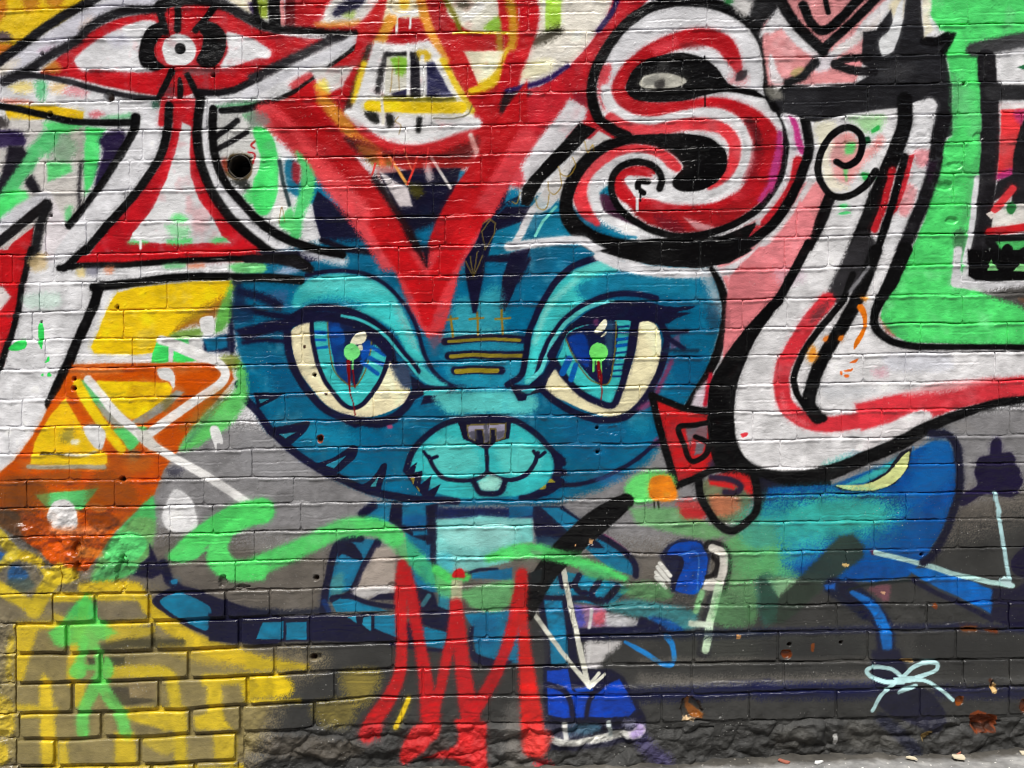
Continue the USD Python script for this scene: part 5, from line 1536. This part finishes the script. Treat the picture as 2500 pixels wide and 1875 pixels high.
def mortar(x0, x1, y0, y1, s):
    gx, gy = np.meshgrid(np.arange(x0, x1 + s, s), np.arange(y0, y1 + s, s))
    px, py = gx.ravel(), gy.ravel()
    k = course_of(px, py)
    d, bed = np.full(len(px), 1e9), np.full(len(px), 1e9)
    for j in range(NC):
        m = k == j
        if not m.any():
            continue
        x = px[m]
        e = ENDS[j]
        i = np.clip(np.searchsorted(e, x), 1, len(e) - 1)
        bed[m] = np.minimum(np.abs(py[m] - joint_y(j, x)), np.abs(py[m] - joint_y(j + 1, x)))
        d[m] = np.minimum(np.minimum(np.abs(x - e[i - 1]), np.abs(x - e[i])), bed[m])
    near = d < np.maximum(12.0, 1.5 * s)
    F = grid_faces(*gx.shape)
    F = F[near[F].any(1)]
    F = F[~((px[F] > 600) & (py[F] > 1790)).all(1)]
    used, inv = np.unique(F, return_inverse=True)
    px, py, bed, kk = px[used], py[used], bed[used], k[used]
    deep = np.random.default_rng(4).uniform(0.45, 1.25, NC + 1)
    kk = kk + (py - joint_y_k(kk, px) > 35)
    P = np.stack([px, py, 0 * px], 1)
    cr = crispness(px, py)
    crack = np.clip(5 * (meshkit.fbm(np.stack([px / 75, py / 30, 0 * px], 1), 3, 63) - 0.36), 0, 1)
    h = (0.1 + (0.8 - 3.6 * crack * deep[kk]) * np.clip((9 - bed) / 5, 0, 1)) * (1 - cr) - 2.6 * cr + 2.4 * (meshkit.fbm(P / 11, 3, 61) - 0.5) + 2.5 * (meshkit.fbm(P / 50, 3, 62) - 0.42) * (1 - cr)
    return [0.0, px, py, h, inv.reshape(-1, 3), "mortar"]


pieces = bricks
pieces.append(mortar(-15, 2515, -15, 1885, 2.6))
pieces.append(mortar(X0, -15, -640, 1960, 12.0))
pieces.append(mortar(2515, X1, -640, 1960, 12.0))
pieces.append(mortar(-15, 2515, -640, -15, 12.0))

# rubble and render at the wall's foot
def footing(x0, x1, s):
    nu = int((x1 - x0) / s)
    gx = np.linspace(x0, x1, nu)
    U, V = np.meshgrid(gx, np.linspace(0, 1, int(190 / s)))
    top = 1752 + 12 * (meshkit.fbm(np.stack([U.ravel() / 120, 0 * U.ravel(), 0 * U.ravel()], 1), 3, 71).reshape(U.shape) - 0.5) * 2
    top = top - 0.017 * (U - 1400) - np.where(U < 700, 0, 0)
    px, py = U.ravel(), (top + V * (1945 - top)).ravel()
    P = np.stack([px, py, 0 * px], 1)
    warp = P / np.array([150, 62, 1]) + 0.8 * (meshkit.fbm(P / 80, 3, 72)[:, None] - 0.5)
    blocks = meshkit.fbm(warp, 3, 73)
    ridge = 1 - np.abs(meshkit.noise(warp * 1.3, 75) - 0.5) * 2
    r2 = np.random.default_rng(8)
    seeds = np.stack(np.meshgrid(np.arange(540, 3100, 118.0), np.arange(1700, 2000, 62.0)), -1).reshape(-1, 2)
    seeds = (seeds + r2.uniform(-1, 1, seeds.shape) * np.array([48, 24])) / np.array([1.7, 1.0])
    q = (P[:, :2] + 26 * (np.stack([meshkit.fbm(P / 45, 3, 76), meshkit.fbm(P / 45, 3, 77)], 1) - 0.5)) / np.array([1.7, 1.0])
    (d1, d2), (i1, _) = (a.T for a in cKDTree(seeds).query(q, k=2))
    stone = np.clip((d2 - d1) / 26, 0, 1)
    face = r2.uniform(-7, 9, len(seeds))[i1.astype(int)] + (r2.uniform(-0.35, 0.35, (len(seeds), 2))[i1.astype(int)] * (q - seeds[i1.astype(int)])).sum(1)
    h = 1 + 8 * np.sqrt(stone) - 5 + 0.8 * face * stone + 12 * (blocks - 0.5) + 8 * (ridge - 0.6) + 15 * (meshkit.fbm(P / 26, 4, 74) - 0.5)
    edge = np.minimum(np.clip(V.ravel() * 190 / 14, 0, 1), np.clip((U.ravel() - 588) / 8, 0, 1))
    h = h * edge - 9 * (1 - edge)
    return [0.0, px, py, h, grid_faces(*U.shape), "footing"]


pieces.append(footing(588, 2515, 2.3))
pieces.append(footing(2515, X1, 12.0))
pieces.append(footing(-40, 41, 2.3) if False else footing(2515, 2516, 12.0))
pieces.pop()

# ---- all paint in one go ---------------------------------------------------------------------------------------
PX, PY = np.concatenate([p[1] for p in pieces]), np.concatenate([p[2] for p in pieces])
H = relief(PX, PY) + blisters(PX, PY)
lin = lambda c: np.where(c <= 0.04045, c / 12.92, ((np.maximum(c, 0) + 0.055) / 1.055) ** 2.4)
# the painting runs on past the part that was drawn: turned and stretched, so that nothing repeats as in a mirror
dl, dr, du = np.maximum(-PX, 0), np.maximum(PX - 2500, 0), np.maximum(-PY, 0)
QX = np.where(PX < 0, 0.72 * dl, np.where(PX > 2500, 2500 - 0.72 * dr, PX)) + 0.62 * du
QY = np.where(PY < 0, 0.66 * du, PY) + 0.58 * dl - 0.5 * dr
COAT = paint(fold(QX, 2500.0), fold(QY, 1900.0), read_mural(MURAL), np.random.default_rng(5).random(len(PX))) / 255
grey = COAT.mean(1, keepdims=True)
COAT = np.clip(lin(np.clip(grey + 1.09 * (COAT - grey), 0, 1)), 0.0012, 0.88)
# bare clay shows in the chips and holes
bare = np.zeros(len(PX))
for x, y, r in HOLES:
    bare = np.maximum(bare, np.clip(0.95 - np.hypot(PX - x, PY - y) / r, 0, 1) * 1.0)
COAT = COAT + (np.array([0.06, 0.035, 0.025]) - COAT) * np.clip(bare * 2, 0, 1)[:, None]


def world(px, py, h):
    return np.stack([(px - 1250) / 1000, -h / 1000, (1875 - py) / 1000], 1)


def coated(path, parts, look, smooth=True):
    """One mesh of one or more pieces, with the colour of its paint per vertex."""
    v, f, c, n = [], [], [], 0
    for s, p in parts:
        v.append(world(p[1], p[2], p[3] + H[s]))
        f.append(p[4] + n)
        c.append(COAT[s])
        n += len(v[-1])
    m = usdkit.mesh(stage, path, (np.vstack(v), np.vstack(f)), look, smooth=smooth)
    UsdGeom.PrimvarsAPI(m).CreatePrimvar("coat", Sdf.ValueTypeNames.Color3fArray, "vertex").Set(Vt.Vec3fArray.FromNumpy(np.vstack(c).astype(np.float32)))
    return m.GetPrim()


wall = UsdGeom.Xform.Define(stage, "/World/brick_wall")
tag(wall.GetPrim(), "brick wall covered in layered graffiti with a wide-eyed blue cat and big red, white and black letters", "wall")
at, spans = 0, []
for p in pieces:
    spans.append(slice(at, at + len(p[1])))
    at += len(p[1])
walls = [(s, p) for s, p in zip(spans, pieces) if p[5] == "brick"]
walls.sort(key=lambda q: -q[1][0])
for n, q in enumerate(walls[:300]):
    coated("/World/brick_wall/brick" + (f"_{n:03d}" if n else ""), [q], LOOK_BRICK)
tag(coated("/World/brick_wall/further_bricks", walls[300:], LOOK_BRICK), kind="stuff")
coated("/World/brick_wall/mortar", [(s, p) for s, p in zip(spans, pieces) if p[5] == "mortar"], LOOK_MORTAR)
tag(coated("/World/brick_wall/footing", [(s, p) for s, p in zip(spans, pieces) if p[5] == "footing"], LOOK_STONE), "rough lumpy render and rubble along the foot of the wall")
core = trimesh.creation.box((3.5, 0.22, 2.62))
core.apply_translation((0, 0.075 + 0.11, 2.62 / 2 - 0.12))
LOOK_CORE = usdkit.material(stage, "/World/Looks/old_brick", {"n": ("noise_texture", {"scale": 12.0}), "r": ("rgb_ramp", {"ramp": [(0.3, (0.05, 0.03, 0.025)), (0.7, (0.16, 0.08, 0.06))]}), "p": ("principled_bsdf", {"roughness": 0.9})},
                            [("n.fac", "r.fac"), ("r.color", "p.base_color")], surface="p.BSDF")
usdkit.mesh(stage, "/World/brick_wall/wall_core", core, LOOK_CORE)

# the open end of a pipe, an eye in the middle of the white patch
t = np.linspace(0, 2 * np.pi, 49)[:-1]
prof = [(25.0, -50), (25.0, 0.5), (25.6, 1.8), (26.6, 2.2), (27.8, 1.6), (28.4, 0), (28.4, -12)]
v = np.array([(586 + r * np.cos(a) * (1 + 0.05 * np.sin(2 * a + 1) + 0.03 * np.sin(5 * a)), 407 + 1.06 * r * np.sin(a), h) for r, h in prof for a in t])
f = []
for i in range(len(prof) - 1):
    for j in range(48):
        q = [i * 48 + j, i * 48 + (j + 1) % 48, (i + 1) * 48 + (j + 1) % 48, (i + 1) * 48 + j]
        f.append(q)
LOOK_RUST = usdkit.material(stage, "/World/Looks/rusty_iron", {"n": ("noise_texture", {"scale": 90.0, "detail": 5.0}), "r": ("rgb_ramp", {"ramp": [(0.3, (0.008, 0.007, 0.006)), (0.55, (0.03, 0.022, 0.014)), (0.75, (0.12, 0.09, 0.04))]}),
                            "b": ("bump", {"strength": 0.6, "distance": 0.002}), "p": ("principled_bsdf", {"roughness": 0.7})},
                            [("n.fac", "r.fac"), ("r.color", "p.base_color"), ("n.fac", "b.height"), ("b.normal", "p.normal")], surface="p.BSDF")
tag(usdkit.mesh(stage, "/World/brick_wall/pipe", (world(v[:, 0], v[:, 1], v[:, 2] + float(relief(np.array([620.0]), np.array([407.0]))[0])), np.array(f)), LOOK_RUST, smooth=40).GetPrim(),
    "open end of a rusty pipe in the wall, ringed with old paint")

# ---- pavement --------------------------------------------------------------------------------------------------
def ground_z(x, y):
    return 0.010 + 0.034 * np.clip(x, -1.5, 2.5) + 0.012 * np.clip(y, -12, 0.2) * 0


xs = np.concatenate([[-40, -12, -5, -2.6], np.linspace(-1.9, 1.9, 620), [2.6, 5, 12, 40]])
ys = np.concatenate([np.linspace(0.06, -0.36, 110), [-0.42, -0.55, -0.8, -1.2, -2, -4, -8, -16, -40]])
GX, GY = np.meshgrid(xs, ys)
P = np.stack([GX.ravel() * 1000, GY.ravel() * 1000, 0 * GX.ravel()], 1)
near = (np.abs(P[:, 0]) < 2000) & (P[:, 1] > -400)
z = ground_z(GX.ravel(), GY.ravel()) + near * (0.009 * (meshkit.fbm(P / 60, 4, 81) - 0.5) + 0.012 * (meshkit.fbm(P / 260, 2, 82) - 0.5) + 0.004 * (meshkit.fbm(P / 9, 2, 83) - 0.5))
PV = usdkit.material(stage, "/World/Looks/stained_concrete", {
    "geo": ("geometry", {}),
    "n": ("noise_texture", {"scale": 14.0, "detail": 7.0, "roughness": 0.65}),
    "r": ("rgb_ramp", {"ramp": [(0.25, (0.12, 0.118, 0.115)), (0.5, (0.26, 0.257, 0.25)), (0.75, (0.46, 0.45, 0.43))]}),
    "v": ("voronoi_texture", {"scale": 70.0, "randomness": 1.0}),
    "vw": ("noise_texture", {"scale": 40.0, "detail": 3.0}),
    "vs": ("math", {"math_type": "multiply_add", "value2": 0.45}),
    "vr": ("rgb_ramp", {"ramp": [(0.0, (1, 1, 1)), (0.33, (1, 1, 1)), (0.37, (0, 0, 0)), (1.0, (0, 0, 0))]}),
    "mx": ("mix_color", {"blend_type": "mix", "b": (0.72, 0.70, 0.66)}),
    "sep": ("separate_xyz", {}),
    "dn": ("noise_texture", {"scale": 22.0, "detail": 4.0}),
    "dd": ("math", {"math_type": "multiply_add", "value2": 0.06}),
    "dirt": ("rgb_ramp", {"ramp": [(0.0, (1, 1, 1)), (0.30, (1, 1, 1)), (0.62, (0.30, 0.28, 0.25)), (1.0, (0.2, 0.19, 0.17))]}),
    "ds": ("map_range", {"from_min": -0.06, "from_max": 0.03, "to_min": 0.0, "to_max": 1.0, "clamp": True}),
    "md": ("mix_color", {"blend_type": "multiply", "fac": 1.0}),
    "g": ("noise_texture", {"scale": 300.0, "detail": 4.0}),
    "b": ("bump", {"strength": 0.7, "distance": 0.003}),
    "p": ("principled_bsdf", {"roughness": 0.85, "specular_ior_level": 0.3})},
    [("geo.position", "n.vector"), ("geo.position", "v.vector"), ("geo.position", "vw.vector"), ("geo.position", "g.vector"), ("n.fac", "r.fac"),
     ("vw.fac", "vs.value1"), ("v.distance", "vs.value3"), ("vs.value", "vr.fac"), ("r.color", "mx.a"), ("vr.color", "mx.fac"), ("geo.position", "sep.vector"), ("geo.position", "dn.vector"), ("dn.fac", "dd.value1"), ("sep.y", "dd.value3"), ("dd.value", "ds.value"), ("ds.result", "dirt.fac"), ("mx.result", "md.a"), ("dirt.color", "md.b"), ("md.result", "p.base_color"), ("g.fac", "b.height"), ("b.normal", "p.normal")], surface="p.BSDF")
f = grid_faces(len(ys), len(xs))
tag(usdkit.mesh(stage, "/World/pavement", (np.stack([GX.ravel(), GY.ravel(), z], 1), f), PV, smooth=True).GetPrim(),
    "grey stained concrete pavement flecked with white paint along the foot of the wall", None, None, "structure")

# flakes of paint and brick lying on it
chip_looks = {n: usdkit.material(stage, f"/World/Looks/{n}", {"n": ("noise_texture", {"scale": 200.0}), "b": ("bump", {"strength": 0.5, "distance": 0.001}), "p": ("principled_bsdf", {"base_color": c, "roughness": 0.6})},
                                 [("n.fac", "b.height"), ("b.normal", "p.normal")], surface="p.BSDF") for n, c in (("cream_paint", (0.62, 0.55, 0.40)), ("red_clay", (0.36, 0.12, 0.08)), ("white_paint", (0.78, 0.78, 0.76)))}
FLAKES = [(1903, 0.018, "red_clay", 16, "reddish brick chip on the pavement, leftmost of the fallen bits"), (2198, 0.030, "cream_paint", 17, "cream paint flake on the pavement midway between the white flake and the pinkish chip"),
          (2312, 0.030, "cream_paint", 17, "cream paint flake on the pavement right beside the smallest pinkish chip"), (2322, 0.012, "red_clay", 11, "small pinkish chip on the pavement close against the wall"),
          (1978, 0.030, "white_paint", 12, "white paint flake on the pavement below the shoelace bow's left side"), (2472, 0.02, "cream_paint", 14, "cream paint flake on the pavement at the far right end")]
FLAKES = [q for q in FLAKES]
for n, (x, y, look, r, label) in enumerate(FLAKES):
    a = np.sort(rng.uniform(0, 2 * np.pi, 9))
    rr = r * rng.uniform(0.6, 1.1, 9) / 1000
    poly = shapely.Polygon(np.stack([rr * np.cos(a), 0.8 * rr * np.sin(a)], 1)).convex_hull
    m = trimesh.creation.extrude_polygon(poly, 0.003, engine="earcut")
    m = m.subdivide()
    m.vertices[:, 2] += 0.05 * m.vertices[:, 0] + 60 * m.vertices[:, 0] ** 2 * 0.1
    X = (x - 1250) / 1000
    m.apply_translation((X, -0.022 - y, float(ground_z(np.array(X), np.array(0.0))) + 0.003))
    name = "brick_chip" if look == "red_clay" else "paint_flake"
    i = sum(1 for q in FLAKES[:n] if (q[2] == "red_clay") == (look == "red_clay"))
    tag(usdkit.mesh(stage, f"/World/{name}" + (f"_{i:03d}" if i else ""), m, chip_looks[look], smooth=False).GetPrim(), label, "chip" if look == "red_clay" else "paint flake", "bits fallen on the pavement")

# ---- the other side of the alley: a plain dark brick back wall with a few blind windows -------------------------
far = UsdGeom.Xform.Define(stage, "/World/alley_building")
tag(far.GetPrim(), "plain dark brick building across the alley, behind the viewer", "building")
LOOK_FAR = usdkit.material(stage, "/World/Looks/sooty_brick", {
    "geo": ("geometry", {}), "sep": ("separate_xyz", {}), "cmb": ("combine_xyz", {}),
    "br": ("brick_texture", {"scale": 1.0, "brick_width": 0.215, "row_height": 0.075, "mortar_size": 0.006, "color1": (0.10, 0.05, 0.04), "color2": (0.07, 0.045, 0.04), "mortar": (0.12, 0.11, 0.10)}),
    "p": ("principled_bsdf", {"roughness": 0.9, "specular_ior_level": 0.2})},
    [("geo.position", "sep.vector"), ("sep.x", "cmb.x"), ("sep.z", "cmb.y"), ("cmb.vector", "br.vector"), ("br.color", "p.base_color")], surface="p.BSDF")
LOOK_STEEL = usdkit.material(stage, "/World/Looks/grey_shutter", {"p": ("principled_bsdf", {"base_color": (0.07, 0.075, 0.08), "roughness": 0.6})}, [], surface="p.BSDF")
body = trimesh.creation.box((24, 6, 7.4))
body.apply_translation((0, -6.2 - 3, 2.9))
usdkit.mesh(stage, "/World/alley_building/wall", body, LOOK_FAR)
cap = trimesh.creation.box((24.2, 6.2, 0.18))
cap.apply_translation((0, -9.2, 6.69))
usdkit.mesh(stage, "/World/alley_building/coping", cap, LOOK_STEEL)
for n, (x, zc, w, hh) in enumerate(((-6.5, 4.4, 1.1, 1.6), (-2.2, 4.4, 1.1, 1.6), (2.2, 4.4, 1.1, 1.6), (6.5, 4.4, 1.1, 1.6))):
    win = trimesh.creation.box((w, 0.1, hh))
    win.apply_translation((x, -6.19, zc))
    usdkit.mesh(stage, "/World/alley_building/window" + (f"_{n:03d}" if n else ""), win, LOOK_STEEL)
